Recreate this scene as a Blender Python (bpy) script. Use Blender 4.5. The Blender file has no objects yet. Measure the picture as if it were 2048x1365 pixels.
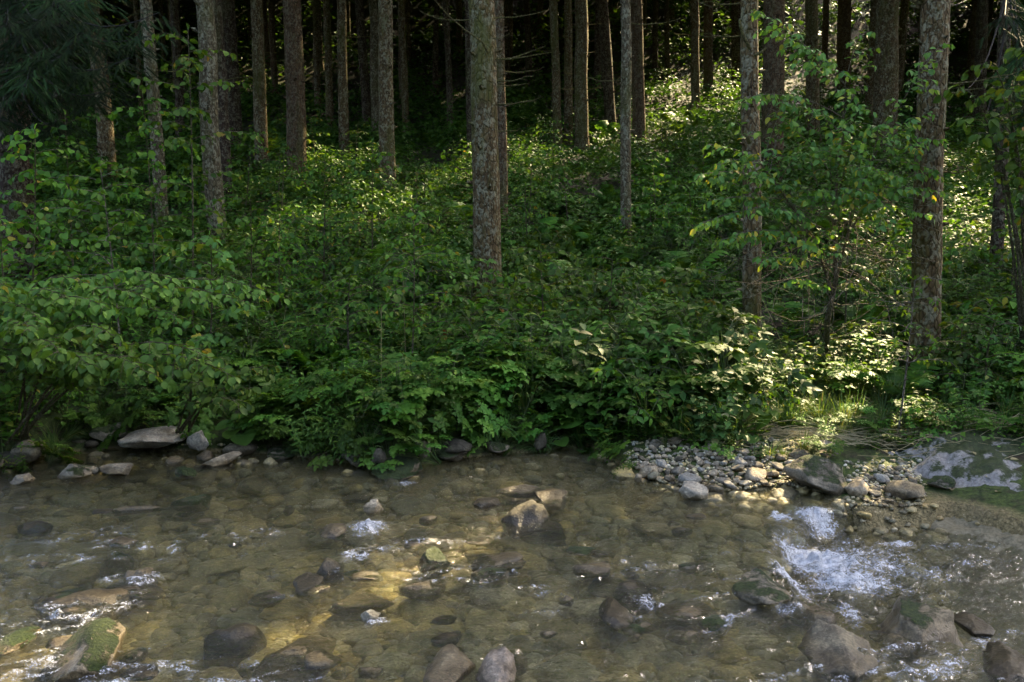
import bpy, math
import numpy as np
from mathutils import Vector, Matrix

S = bpy.context.scene
COL = S.collection
RAD = math.radians
rng = np.random.default_rng(11)

# ------------------------------------------------------------------ camera, world, sun, exposure
CAM_Z, PITCH, F = 2.2, RAD(9.0), 1700.0            # F: focal length in pixels of the 2048 px wide photo
cam_d = bpy.data.cameras.new('camera'); cam = bpy.data.objects.new('camera', cam_d); COL.objects.link(cam)
cam.location = (0, 0, CAM_Z); cam.rotation_euler = (RAD(90) - PITCH, 0, 0)
cam_d.sensor_width = 36; cam_d.lens = F / 2048 * 36; cam_d.clip_end = 500; cam_d.clip_start = .05
S.camera = cam

SUN_AZ, SUN_EL = RAD(37), RAD(37)
SD = np.array([math.sin(SUN_AZ) * math.cos(SUN_EL), math.cos(SUN_AZ) * math.cos(SUN_EL), math.sin(SUN_EL)])
W = bpy.data.worlds.new('World'); S.world = W; W.use_nodes = True
sky = W.node_tree.nodes.new('ShaderNodeTexSky'); sky.sky_type = 'NISHITA'; sky.sun_disc = False
sky.sun_elevation = SUN_EL; sky.sun_rotation = SUN_AZ; sky.dust_density = 6; sky.ozone_density = 0; sky.air_density = .6
W.node_tree.links.new(sky.outputs[0], W.node_tree.nodes['Background'].inputs[0])
W.node_tree.nodes['Background'].inputs[1].default_value = .15
sun_d = bpy.data.lights.new('sun', 'SUN'); sun = bpy.data.objects.new('sun', sun_d); COL.objects.link(sun)
sun_d.energy = 3.2; sun_d.angle = RAD(.5); sun_d.color = (1, .79, .46)
sun.rotation_euler = Vector(SD).to_track_quat('Z', 'Y').to_euler()
S.view_settings.view_transform = 'Standard'; S.view_settings.look = 'None'
S.view_settings.gamma = 1; S.view_settings.use_curve_mapping = False
S.view_settings.exposure = 3.2
S.cycles.use_denoising = True
S.cycles.max_bounces = 8; S.cycles.transparent_max_bounces = 12
S.cycles.caustics_refractive = True; S.cycles.caustics_reflective = False
S.cycles.sample_clamp_indirect = 4

# ------------------------------------------------------------------ photo pixel -> world
cp, sp_ = math.cos(PITCH), math.sin(PITCH)
def ray(px, py):
    dx, dy = (px - 1024) / F, -(py - 682.5) / F
    return np.array([dx, cp + dy * sp_, -sp_ + dy * cp])
def at(px, py, Y):
    d = ray(px, py); return np.array([0, 0, CAM_Z]) + d * (Y / d[1])
def onz(px, py, z=0.0):
    d = ray(px, py); return np.array([0, 0, CAM_Z]) + d * ((z - CAM_Z) / d[2])

# ------------------------------------------------------------------ noise
def _h(i, j, k):
    n = (i.astype(np.int64) * 374761393 + j.astype(np.int64) * 668265263 + k.astype(np.int64) * 2147483647) & 0xffffffff
    n = ((n ^ (n >> 13)) * 1274126177) & 0xffffffff
    n = ((n ^ (n >> 16)) * 2246822519) & 0xffffffff
    return ((n ^ (n >> 15)) & 0xffff) / 32767.5 - 1
def vn3(x, y, z):
    x, y, z = np.broadcast_arrays(np.asarray(x, float), np.asarray(y, float), np.asarray(z, float))
    i, j, k = np.floor(x), np.floor(y), np.floor(z)
    u, v, w = x - i, y - j, z - k
    u, v, w = [t * t * t * (t * (t * 6 - 15) + 10) for t in (u, v, w)]
    r = 0
    for a in (0, 1):
        for b in (0, 1):
            for c in (0, 1):
                r = r + _h(i + a, j + b, k + c) * (u if a else 1 - u) * (v if b else 1 - v) * (w if c else 1 - w)
    return r
def fbm(x, y, z=0, o=4):
    r, a, f = 0, 1.0, 1.0
    for q in range(o):
        r = r + a * vn3(np.asarray(x) * f + q * 7.3, np.asarray(y) * f + q * 3.1, np.asarray(z) * f + q * 5.7); a *= .5; f *= 2.03
    return r / 1.6
def sstep(t): t = np.clip(t, 0, 1); return t * t * (3 - 2 * t)

# ------------------------------------------------------------------ mesh helpers
def mesh(name, V, T, mats, rnd=None, smooth=False, attr='rnd', mi=None):
    me = bpy.data.meshes.new(name)
    V = np.ascontiguousarray(V, dtype=np.float32); T = np.asarray(T, dtype=np.int32)
    n, k = T.shape
    me.vertices.add(len(V)); me.vertices.foreach_set('co', V.ravel())
    me.loops.add(n * k); me.loops.foreach_set('vertex_index', T.ravel())
    me.polygons.add(n); me.polygons.foreach_set('loop_start', np.arange(n, dtype=np.int32) * k)
    if smooth: me.polygons.foreach_set('use_smooth', np.ones(n, dtype=bool))
    if mi is not None: me.polygons.foreach_set('material_index', np.asarray(mi, dtype=np.int32))
    me.update()
    if rnd is not None:
        at_ = me.attributes.new(attr, 'FLOAT', 'POINT'); at_.data.foreach_set('value', np.asarray(rnd, dtype=np.float32))
    for m in (mats if isinstance(mats, (list, tuple)) else [mats]): me.materials.append(m)
    return me
def obj(name, me, parent=None, loc=None):
    o = bpy.data.objects.new(name, me); COL.objects.link(o)
    if parent is not None: o.parent = parent
    if loc is not None: o.location = loc
    return o
def tag(o, label=None, cat=None, group=None, kind=None):
    if label: o['label'] = label
    if cat: o['category'] = cat
    if group: o['group'] = group
    if kind: o['kind'] = kind
    return o
def thing(name, label, cat, loc, group=None, rz=0):
    o = bpy.data.objects.new(name, None); COL.objects.link(o); o.location = loc; o.rotation_euler = (0, 0, rz)
    o.empty_display_size = .1
    return tag(o, label, cat, group)
def dup(root, loc, rz, sc=1.0, label=None, group=None, tilt=(0, 0)):
    r = root.copy(); COL.objects.link(r); r.location = loc; r.rotation_euler = (tilt[0], tilt[1], rz)
    r.scale = (sc, sc, sc) if np.isscalar(sc) else sc
    if label: r['label'] = label
    if group: r['group'] = group
    for ch in root.children:
        c = ch.copy(); COL.objects.link(c); c.parent = r
    return r

class Buf:
    """collects triangles with a random value for each leaf"""
    def __init__(s): s.V, s.T, s.R, s.n = [], [], [], 0
    def add(s, V, T, r):
        V = np.asarray(V, float); s.V.append(V); s.T.append(np.asarray(T) + s.n); s.R.append(np.broadcast_to(np.asarray(r, float), (len(V),))); s.n += len(V)
    def mesh(s, name, mats, smooth=False):
        return mesh(name, np.concatenate(s.V), np.concatenate(s.T), mats, np.concatenate(s.R), smooth)
def tube(buf, P, R, k=6, r=0.5):
    P = np.asarray(P, float); n = len(P); R = np.broadcast_to(np.asarray(R, float), (n,))
    D = np.gradient(P, axis=0); D /= np.linalg.norm(D, axis=1)[:, None] + 1e-9
    ref = np.where(np.abs(D[:, 2:3]) > .9, np.array([[1., 0, 0]]), np.array([[0, 0, 1.]]))
    A = np.cross(D, ref); A /= np.linalg.norm(A, axis=1)[:, None] + 1e-9
    B = np.cross(D, A)
    t = np.linspace(0, 2 * np.pi, k, endpoint=False)
    V = P[:, None] + R[:, None, None] * (A[:, None] * np.cos(t)[None, :, None] + B[:, None] * np.sin(t)[None, :, None])
    i = np.arange(n - 1)[:, None] * k; j = np.arange(k)[None]; j2 = (j + 1) % k
    T = np.concatenate([np.stack([i + j, i + j2, i + k + j2], -1).reshape(-1, 3), np.stack([i + j, i + k + j2, i + k + j], -1).reshape(-1, 3)])
    buf.add(V.reshape(-1, 3), T, r)
def unit(v): v = np.asarray(v, float); return v / (np.linalg.norm(v, axis=-1, keepdims=True) + 1e-9)
def leaves(buf, tm, P, X, N, L, r=None, wid=1.0):
    """tm: (verts, tris) of a unit leaf along +x with normal +z"""
    P, X, N = np.asarray(P, float), unit(X), unit(N)
    m = len(P)
    if m == 0: return
    Yv = unit(np.cross(N, X)); N = np.cross(X, Yv)
    L = np.broadcast_to(np.asarray(L, float), (m,)); wid = np.broadcast_to(np.asarray(wid, float), (m,))
    tv, tt = tm
    V = P[:, None] + L[:, None, None] * (tv[None, :, 0:1] * X[:, None] + wid[:, None, None] * tv[None, :, 1:2] * Yv[:, None] + tv[None, :, 2:3] * N[:, None])
    T = tt[None] + (np.arange(m) * len(tv))[:, None, None]
    if r is None: r = rng.random(m)
    buf.add(V.reshape(-1, 3), T.reshape(-1, 3), np.repeat(r, len(tv)))
def leaf_t(ts, ws, fold=.12, droop=.18, pt=1.0):
    """leaf outline from side points ts/ws, folded on the midrib and drooping to its tip"""
    k = len(ts); mid = [0.0] + [(ts[i] + ts[i + 1]) / 2 for i in range(k - 1)] + [pt]
    V = [(t, 0, -droop * t * t) for t in mid]
    for s in (1, -1): V += [(t, s * w, fold * w * 2 - droop * t * t) for t, w in zip(ts, ws)]
    T = []
    for s in (0, 1):
        o = len(mid) + s * k
        for i in range(k):
            a = (i, i + 1, o + i)
            T.append(a if s == 0 else a[::-1])
            if i < k - 1:
                b = (i + 1, o + i + 1, o + i); T.append(b if s == 0 else b[::-1])
    return np.array(V, float), np.array(T)
ROUND = leaf_t([.08, .30, .60, .86], [.17, .33, .40, .22], .16, .30)
OVAL = leaf_t([.12, .42, .75], [.20, .29, .17], .14, .25)
LANCE = leaf_t([.12, .42, .75], [.11, .15, .09], .15, .35)
SIMPLE = leaf_t([.45], [.33], .14, .2)
PINNA = leaf_t([.12, .6], [.11, .07], .1, .15)
HEART = leaf_t([-.16, .12, .42, .75, .95], [.30, .50, .56, .42, .14], .10, .12)
LOBED = leaf_t([.05, .2, .3, .48, .58, .8], [.16, .46, .24, .42, .2, .24], .1, .2)

# ------------------------------------------------------------------ materials
def nt(name):
    m = bpy.data.materials.new(name); m.use_nodes = True; t = m.node_tree
    for n in list(t.nodes): t.nodes.remove(n)
    return m, t
def N_(t, kind, ins=None, **kw):
    n = t.nodes.new('ShaderNode' + kind)
    for k, v in kw.items(): setattr(n, k, v)
    for k, v in (ins or {}).items():
        s = n.inputs[k]
        if isinstance(v, bpy.types.NodeSocket): t.links.new(v, s)
        else: s.default_value = v
    return n
def ramp(t, fac, stops, interp='LINEAR'):
    n = t.nodes.new('ShaderNodeValToRGB'); t.links.new(fac, n.inputs[0]); n.color_ramp.interpolation = interp
    e = n.color_ramp.elements
    while len(e) < len(stops): e.new(.5)
    for q, (p, c) in zip(e, stops):
        q.position = p; q.color = (*c, 1) if len(c) == 3 else c
    return n.outputs[0]
def mixc(t, fac, a, b, blend='MIX'):
    n = t.nodes.new('ShaderNodeMix'); n.data_type = 'RGBA'; n.blend_type = blend
    for s, v in ((n.inputs[0], fac), (n.inputs[6], a), (n.inputs[7], b)):
        if isinstance(v, bpy.types.NodeSocket): t.links.new(v, s)
        else: s.default_value = v if np.isscalar(v) else (*v, 1)
    return n.outputs[2]
def math_(t, op, a, b=0.0, c=None):
    n = t.nodes.new('ShaderNodeMath'); n.operation = op
    for s, v in zip(n.inputs, (a, b, c)):
        if v is None: continue
        if isinstance(v, bpy.types.NodeSocket): t.links.new(v, s)
        else: s.default_value = v
    return n.outputs[0]
def noise(t, vec, scale, detail=4, rough=.55, dist=0):
    return N_(t, 'TexNoise', {'Vector': vec, 'Scale': scale, 'Detail': detail, 'Roughness': rough, 'Distortion': dist}).outputs[0]
def vscale(t, vec, s):
    return N_(t, 'Mapping', {'Vector': vec, 'Scale': s}).outputs[0]
def out(t, sh): N_(t, 'OutputMaterial', {0: sh})
def geo(t): return N_(t, 'NewGeometry')
def bump(t, h, strength, dist): return N_(t, 'Bump', {'Height': h, 'Strength': strength, 'Distance': dist}).outputs[0]

def leaf_mat(name, stops, trans=.42, rough=.55, spec=.22, tcol=(1.35, 1.2, .5), objvar=.38):
    m, t = nt(name)
    r = N_(t, 'Attribute', attribute_name='rnd').outputs['Fac']
    c = ramp(t, r, stops)
    oi = N_(t, 'ObjectInfo').outputs['Random']
    v = math_(t, 'MULTIPLY_ADD', oi, objvar * 2, 1 - objvar)
    g = geo(t)
    nz = noise(t, g.outputs['Position'], 1.3, 2)
    v = math_(t, 'MULTIPLY', v, math_(t, 'MULTIPLY_ADD', nz, 1.1, .5))
    hsv = N_(t, 'HueSaturation', {'Color': c, 'Value': v, 'Hue': math_(t, 'MULTIPLY_ADD', oi, .03, .485)})
    c = hsv.outputs[0]
    p = N_(t, 'BsdfPrincipled', {'Base Color': c, 'Roughness': rough, 'Specular IOR Level': spec})
    tc = mixc(t, 1.0, c, tcol, 'MULTIPLY')
    tr = N_(t, 'BsdfTranslucent', {'Color': tc})
    out(t, N_(t, 'MixShader', {0: trans, 1: p.outputs[0], 2: tr.outputs[0]}).outputs[0])
    return m
G0, G1, G2 = (.036, .092, .012), (.062, .140, .016), (.105, .195, .022)
M_LEAF = leaf_mat('leaf_green', [(0, G0), (.45, G1), (.96, G2), (.995, (.22, .20, .03)), (1, (.28, .14, .03))])
M_HAZEL = leaf_mat('leaf_hazel', [(0, (.050, .130, .018)), (.5, (.080, .185, .024)), (.985, (.13, .24, .03)), (1, (.32, .27, .04))], .38)
M_YEL = leaf_mat('leaf_shrub', [(0, (.065, .155, .036)), (.6, (.10, .215, .04)), (.92, (.15, .25, .03)), (.985, (.34, .32, .04)), (1, (.36, .28, .04))], .38)
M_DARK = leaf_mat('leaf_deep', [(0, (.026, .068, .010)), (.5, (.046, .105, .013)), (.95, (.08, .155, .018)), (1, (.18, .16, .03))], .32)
M_FERN = leaf_mat('fern_green', [(0, (.052, .13, .016)), (.6, (.075, .17, .02)), (1, (.11, .21, .024))], .38, .5)
M_GRASS = leaf_mat('grass_green', [(0, (.05, .11, .03)), (.6, (.08, .16, .04)), (.9, (.16, .22, .06)), (1, (.3, .27, .12))], .35, .5)
M_STRAW = leaf_mat('straw', [(0, (.16, .13, .06)), (.6, (.26, .22, .11)), (1, (.38, .33, .18))], .15, .6, .2, (1, 1, .9))
M_NEEDLE = leaf_mat('needles', [(0, (.009, .022, .006)), (.7, (.016, .035, .008)), (1, (.026, .05, .011))], .12, .7, .1, (1, 1, .7))

def bark_mat(name, dark, mid, light, lichen, moss_amt=.4, sc=1.0):
    m, t = nt(name)
    tc = N_(t, 'TexCoord').outputs['Object']; oi = N_(t, 'ObjectInfo').outputs['Random']
    off = N_(t, 'VectorMath', {0: tc, 1: N_(t, 'CombineXYZ', {2: math_(t, 'MULTIPLY', oi, 40.0)}).outputs[0]}, operation='ADD').outputs[0]
    v = vscale(t, off, (20 * sc, 20 * sc, 7 * sc))
    n1 = noise(t, v, 1.0, 5, .65)
    vo = N_(t, 'TexVoronoi', {'Vector': vscale(t, off, (20 * sc, 20 * sc, 9 * sc)), 'Scale': 1.0}, feature='DISTANCE_TO_EDGE').outputs['Distance']
    plate = ramp(t, vo, [(0, (0, 0, 0)), (.16, (1, 1, 1))])
    c = ramp(t, n1, [(.25, dark), (.5, mid), (.75, light)])
    c = mixc(t, math_(t, 'MULTIPLY', math_(t, 'SUBTRACT', 1.0, plate), .75), c, dark)
    # pale crusts of lichen, larger and smaller
    l1 = noise(t, vscale(t, off, (9 * sc, 9 * sc, 7 * sc)), 1.0, 6, .7)
    l2 = noise(t, vscale(t, off, (24 * sc, 24 * sc, 20 * sc)), 1.0, 3, .6)
    lm = ramp(t, math_(t, 'ADD', math_(t, 'MULTIPLY', l1, .55), math_(t, 'MULTIPLY', l2, .5)), [(.52, (0, 0, 0)), (.58, (1, 1, 1))])
    c = mixc(t, math_(t, 'MULTIPLY', lm, lichen * .62), c, (.31, .30, .19))
    # bands where whorls of branches grew
    sep = N_(t, 'SeparateXYZ', {0: off})
    wv = noise(t, N_(t, 'CombineXYZ', {0: 0.0, 1: 0.0, 2: math_(t, 'MULTIPLY', sep.outputs[2], 2.3)}).outputs[0], 1.0, 3, .7)
    c = mixc(t, ramp(t, wv, [(.55, (0, 0, 0)), (.72, (.55, .55, .55))]), c, dark)
    # moss film
    ms = noise(t, vscale(t, off, (3.0, 3.0, 1.0)), 1.0, 5, .65)
    mm = ramp(t, ms, [(.48, (0, 0, 0)), (.66, (1, 1, 1))])
    c = mixc(t, math_(t, 'MULTIPLY', mm, moss_amt), c, (.075, .08, .016))
    h = math_(t, 'ADD', math_(t, 'MULTIPLY', plate, .5), math_(t, 'ADD', n1, math_(t, 'MULTIPLY', lm, .2)))
    p = N_(t, 'BsdfPrincipled', {'Base Color': c, 'Roughness': .9, 'Specular IOR Level': .15, 'Normal': bump(t, h, 1.0, .03)})
    out(t, p.outputs[0]); return m
M_BARK = bark_mat('spruce_bark', (.034, .023, .010), (.118, .080, .034), (.19, .14, .066), .85, .75)
M_BARKG = bark_mat('grey_bark', (.04, .031, .016), (.118, .093, .050), (.185, .155, .092), 1.0, .5)
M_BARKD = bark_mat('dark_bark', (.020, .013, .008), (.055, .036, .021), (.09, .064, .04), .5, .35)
M_BARKR = bark_mat('red_bark', (.035, .021, .010), (.10, .062, .030), (.155, .103, .053), .4, .5)
M_TWIG = bark_mat('twig_bark', (.09, .075, .055), (.19, .16, .12), (.30, .27, .21), .3, .25, 2.0)
M_STEM = bark_mat('stem_bark', (.05, .045, .025), (.10, .085, .045), (.16, .14, .08), .4, .5, 2.0)
M_MOSSTWIG = bark_mat('mossy_twig', (.06, .05, .02), (.14, .12, .04), (.2, .19, .07), .3, .8, 2.0)
def plain(name, c, rough=.7):
    m, t = nt(name); out(t, N_(t, 'BsdfPrincipled', {'Base Color': (*c, 1), 'Roughness': rough, 'Specular IOR Level': .3}).outputs[0]); return m
M_DKTWIG = plain('dark_twig', (.022, .018, .012)); M_CANE = plain('cane', (.07, .085, .03))

def rock_mat(name, stops, moss=.0, scale=1.0, wetz=.05):
    m, t = nt(name); g = geo(t); pos = g.outputs['Position']
    oi = N_(t, 'ObjectInfo').outputs['Random']
    rv = N_(t, 'Attribute', attribute_name='rnd').outputs['Fac']
    tc = N_(t, 'TexCoord').outputs['Object']
    shift = N_(t, 'CombineXYZ', {0: math_(t, 'MULTIPLY', oi, 31.0), 1: math_(t, 'MULTIPLY', oi, 17.0)}).outputs[0]
    pv = N_(t, 'VectorMath', {0: pos, 1: shift}, operation='ADD').outputs[0]
    n1 = noise(t, pv, 9 * scale, 6, .65); n2 = noise(t, pv, 60 * scale, 4, .7); n3 = noise(t, pv, 3.2 * scale, 3, .6, .8)
    pick = math_(t, 'FRACT', math_(t, 'ADD', oi, rv))
    base = ramp(t, pick, stops)
    c = mixc(t, 1.0, base, ramp(t, n1, [(.32, (.42, .40, .37)), (.5, (1, 1, 1)), (.68, (1.5, 1.47, 1.4))]), 'MULTIPLY')
    c = mixc(t, .6, c, ramp(t, n2, [(.32, (.35, .35, .35)), (.52, (1, 1, 1)), (.7, (1.9, 1.9, 1.9))]), 'MULTIPLY')
    c = mixc(t, ramp(t, n3, [(.55, (0, 0, 0)), (.7, (.5, .5, .5))]), c, (.11, .085, .045))
    sz = N_(t, 'SeparateXYZ', {0: pos}).outputs[2]; nz = N_(t, 'SeparateXYZ', {0: g.outputs['Normal']}).outputs[2]
    # wet below and just above the water line
    wz = math_(t, 'ADD', sz, math_(t, 'MULTIPLY', math_(t, 'SUBTRACT', n1, .5), .06))
    wet = ramp(t, math_(t, 'MULTIPLY_ADD', wz, -12.0, .5 + wetz * 12), [(.3, (0, 0, 0)), (.7, (1, 1, 1))])
    c = mixc(t, wet, c, mixc(t, 1.0, c, (.62, .57, .46), 'MULTIPLY'))
    rough = math_(t, 'MULTIPLY_ADD', wet, -.45, .85)
    if moss > 0:
        mk = math_(t, 'ADD', math_(t, 'MULTIPLY', nz, .35), math_(t, 'ADD', math_(t, 'MULTIPLY', noise(t, pv, 5 * scale, 5, .65), 1.3), math_(t, 'MULTIPLY', n2, .25)))
        lo = 1.34 - moss * .6
        mf = ramp(t, math_(t, 'MULTIPLY', mk, .5), [(lo * .5, (0, 0, 0)), (lo * .5 + .05, (1, 1, 1))])
        mc = ramp(t, n2, [(.3, (.012, .022, .005)), (.55, (.035, .055, .010)), (.75, (.085, .10, .018))])
        c = mixc(t, mf, c, mc)
        h = math_(t, 'ADD', math_(t, 'MULTIPLY', n1, .7), math_(t, 'MULTIPLY_ADD', math_(t, 'MULTIPLY', mf, n2), 1.2, math_(t, 'MULTIPLY', n2, .25)))
    else:
        h = math_(t, 'ADD', math_(t, 'MULTIPLY', n1, .8), math_(t, 'MULTIPLY', n2, .3))
    p = N_(t, 'BsdfPrincipled', {'Base Color': c, 'Roughness': rough, 'Specular IOR Level': .4, 'Normal': bump(t, h, 1.0, .03)})
    out(t, p.outputs[0]); return m
STONE = [(0, (.125, .110, .075)), (.25, (.18, .158, .112)), (.5, (.15, .122, .072)), (.75, (.22, .19, .135)), (1, (.135, .125, .095))]
BEDC = [(0, (.26, .235, .135)), (.2, (.44, .40, .25)), (.4, (.52, .43, .19)), (.55, (.42, .42, .32)), (.75, (.12, .112, .062)), (.9, (.64, .60, .46)), (1, (.40, .31, .13))]
M_ROCK = rock_mat('grey_rock', STONE)
M_MOSSROCK = rock_mat('mossy_rock', STONE, .55)
M_MOSSYROCK = rock_mat('very_mossy_rock', STONE, .85)
M_BED = rock_mat('bed_cobble', BEDC)
M_BROWN = rock_mat('brown_rock', [(0, (.135, .113, .072)), (.5, (.115, .10, .066)), (1, (.155, .13, .085))])
M_PALE = rock_mat('pale_rock', [(0, (.25, .235, .19)), (.5, (.21, .205, .175)), (1, (.27, .24, .18))])
M_TAN = rock_mat('tan_rock', [(0, (.30, .25, .165)), (1, (.26, .22, .15))])
M_PINK = rock_mat('pinkish_rock', [(0, (.18, .15, .115)), (1, (.165, .14, .11))])
M_DKROCK = rock_mat('dark_rock', [(0, (.065, .055, .033)), (1, (.05, .044, .026))])

# ------------------------------------------------------------------ lie of the land
bank_px = [(-900, 1000), (-300, 962), (0, 945), (100, 905), (240, 897), (380, 900), (480, 905), (600, 915), (760, 935), (850, 930), (930, 915), (1060, 905), (1180, 890),
           (1250, 935), (1330, 968), (1450, 985), (1570, 972), (1640, 985), (1720, 1015), (1800, 1010), (1900, 1005), (2048, 1045), (2300, 1080), (2900, 1100)]
bw = np.array([onz(*p)[:2] for p in bank_px]); bw = bw[np.argsort(bw[:, 0])]
rise_px = [(-900, .35), (0, .22), (240, .12), (480, .16), (620, .30), (760, .36), (1060, .24), (1180, .12), (1300, .10), (1560, .10), (1700, .12), (1800, .16), (2048, .26), (2500, .3)]
rx = np.array([onz(p, 940)[0] for p, _ in rise_px]); rv_ = np.array([r for _, r in rise_px])
wid_px = [(-900, .5), (0, .8), (240, .9), (480, .6), (620, .3), (760, .25), (1060, .4), (1180, .6), (1300, .9), (1560, 1.0), (1800, 1.3), (2048, 1.4), (2500, 1.2)]
wx = np.array([onz(p, 940)[0] for p, _ in wid_px]); wv_ = np.array([r for _, r in wid_px])
PY = [0, 6.2, 7, 9.3, 12.4, 14, 17, 20, 27, 32, 40, 46, 52, 60, 75, 130]
PZ = [0, 0, .03, .14, .5, .85, 1.6, 2.25, 3.6, 4.7, 7.0, 10.2, 15.5, 23, 35, 60]
step_px = [(2100, 968), (1880, 985), (1735, 1003), (1625, 1030), (1550, 1062), (1532, 1120), (1585, 1180), (1660, 1230), (1790, 1275), (1980, 1300), (2300, 1380)]
st = np.array([onz(*p)[:2] for p in step_px]); st = st[np.argsort(st[:, 1])]
def pool(x, y):                                    # 0 above the little fall, 1 in the lower pool on its right
    return sstep((x - np.interp(y, st[:, 1], st[:, 0])) / .2 + .1)
def H(x, y, fine=True):
    x = np.asarray(x, float); y = np.asarray(y, float)
    yb = np.interp(x, bw[:, 0], bw[:, 1]) + .05 * fbm(x * 3, y * .5, 3.3, 3)
    s = y - yb
    land = np.interp(x, rx, rv_) * sstep(s / np.interp(x, wx, wv_)) + np.interp(y, PY, PZ)
    rough = np.clip(s / 1.5, 0, 1)
    land = land + rough * (.10 * fbm(x * .5, y * .5, 1.7, 3) + .45 * np.clip((y - 12) / 20, 0, 1) * fbm(x * .13, y * .13, 8.8, 2))
    d = np.clip(-s, 0, 1.4)
    bed = -(.02 + .15 * sstep(d / 1.2)) - pool(x, y) * (.14 * sstep(d / .10) + .20 * sstep(d / 1.1))
    near = sstep((2.1 - y) / 1.3); bed = bed * (1 - near) + near * .38
    z = np.where(s > 0, land, bed)
    if fine:
        z = z + .02 * fbm(x * 3.5, y * 3.5, 5.1, 3) + .012 * fbm(x * 14, y * 14, 2.2, 2)
    return z
def hit(px, py, off=0.0):
    """where the ray of a photo pixel meets the ground raised by off"""
    d = ray(px, py); ts = np.concatenate([np.arange(2, 12, .03), np.arange(12, 90, .1)])
    P = np.array([0, 0, CAM_Z]) + d[None] * ts[:, None]
    u = P[:, 2] < H(P[:, 0], P[:, 1], False) + off
    i = int(np.argmax(u)) if u.any() else len(ts) - 1
    return P[i]
def graded(a, b, lo, hi, step, grow=1.16, mx=3.0):
    c = list(np.arange(lo, hi, step)); s = step; x = c[-1]
    while x < b: s = min(s * grow, mx); x += s; c.append(x)
    s = step; x = c[0]
    while x > a: s = min(s * grow, mx); x -= s; c.insert(0, x)
    return np.array(c)
def grid_mesh(name, gx, gy, Z, mats, rnd=None, attr='rnd'):
    X, Y = np.meshgrid(gx, gy); V = np.stack([X, Y, Z(X, Y)], -1).reshape(-1, 3)
    nx, ny = len(gx), len(gy); i = (np.arange(ny - 1)[:, None] * nx + np.arange(nx - 1)[None]).ravel()
    Q = np.stack([i, i + 1, i + nx + 1, i + nx], 1)
    return mesh(name, V, Q, mats, None if rnd is None else rnd(X, Y).ravel(), True, attr)

# ground material: soil and litter on land, gravel in the bed, moss on the bank face
gm, t = nt('ground_soil'); g = geo(t); pos = g.outputs['Position']
n1 = noise(t, pos, 2.2, 6, .65); n2 = noise(t, pos, 28, 5, .7)
soil = ramp(t, n2, [(.3, (.012, .008, .004)), (.5, (.03, .021, .011)), (.7, (.065, .045, .024))])
soil = mixc(t, ramp(t, n1, [(.42, (0, 0, 0)), (.6, (1, 1, 1))]), soil, ramp(t, n2, [(.3, (.012, .022, .006)), (.7, (.045, .065, .015))]))
wpos = N_(t, 'VectorMath', {0: pos, 1: N_(t, 'VectorMath', {0: N_(t, 'TexNoise', {'Vector': pos, 'Scale': 14.0, 'Detail': 3.0}).outputs['Color'], 1: (.09, .09, .09)}, operation='MULTIPLY').outputs[0]}, operation='ADD').outputs[0]
vor = N_(t, 'TexVoronoi', {'Vector': wpos, 'Scale': 38.0})
vor2 = N_(t, 'TexVoronoi', {'Vector': pos, 'Scale': 70.0})
peb = mixc(t, 1.0, ramp(t, noise(t, pos, 45, 4, .75), [(.3, (.045, .036, .016)), (.45, (.15, .12, .055)), (.58, (.22, .17, .075)), (.7, (.36, .30, .18))]), ramp(t, n2, [(.3, (.6, .6, .6)), (.7, (1.3, 1.3, 1.3))]), 'MULTIPLY')
sz = N_(t, 'SeparateXYZ', {0: pos}).outputs[2]
low = ramp(t, math_(t, 'MULTIPLY_ADD', math_(t, 'ADD', sz, math_(t, 'MULTIPLY', n1, .06)), -14.0, 1.0), [(.2, (0, 0, 0)), (.6, (1, 1, 1))])
silt = ramp(t, n1, [(.35, (.13, .108, .06)), (.65, (.21, .18, .11))])
bedc = mixc(t, ramp(t, noise(t, pos, 1.4, 4), [(.5, (0, 0, 0)), (.65, (.7, .7, .7))]), peb, silt)
bankm = math_(t, 'MULTIPLY', ramp(t, math_(t, 'MULTIPLY_ADD', sz, -3.0, 1.6), [(.3, (0, 0, 0)), (.7, (1, 1, 1))]), ramp(t, noise(t, pos, 6, 5, .7), [(.40, (0, 0, 0)), (.52, (1, 1, 1))]))
soil = mixc(t, bankm, soil, ramp(t, n2, [(.3, (.012, .02, .004)), (.5, (.035, .055, .010)), (.7, (.08, .10, .018))]))
c = mixc(t, low, soil, bedc)
hgt = math_(t, 'ADD', n2, math_(t, 'MULTIPLY', math_(t, 'SUBTRACT', 1.0, vor.outputs['Distance']), low))
out(t, N_(t, 'BsdfPrincipled', {'Base Color': c, 'Roughness': .8, 'Specular IOR Level': .25, 'Normal': bump(t, hgt, .8, .02)}).outputs[0])
ground = obj('ground', grid_mesh('ground', graded(-75, 75, -4.8, 5.2, .045), graded(-14, 125, 1.8, 8.6, .045), H, gm))
tag(ground, kind='structure')

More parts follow.
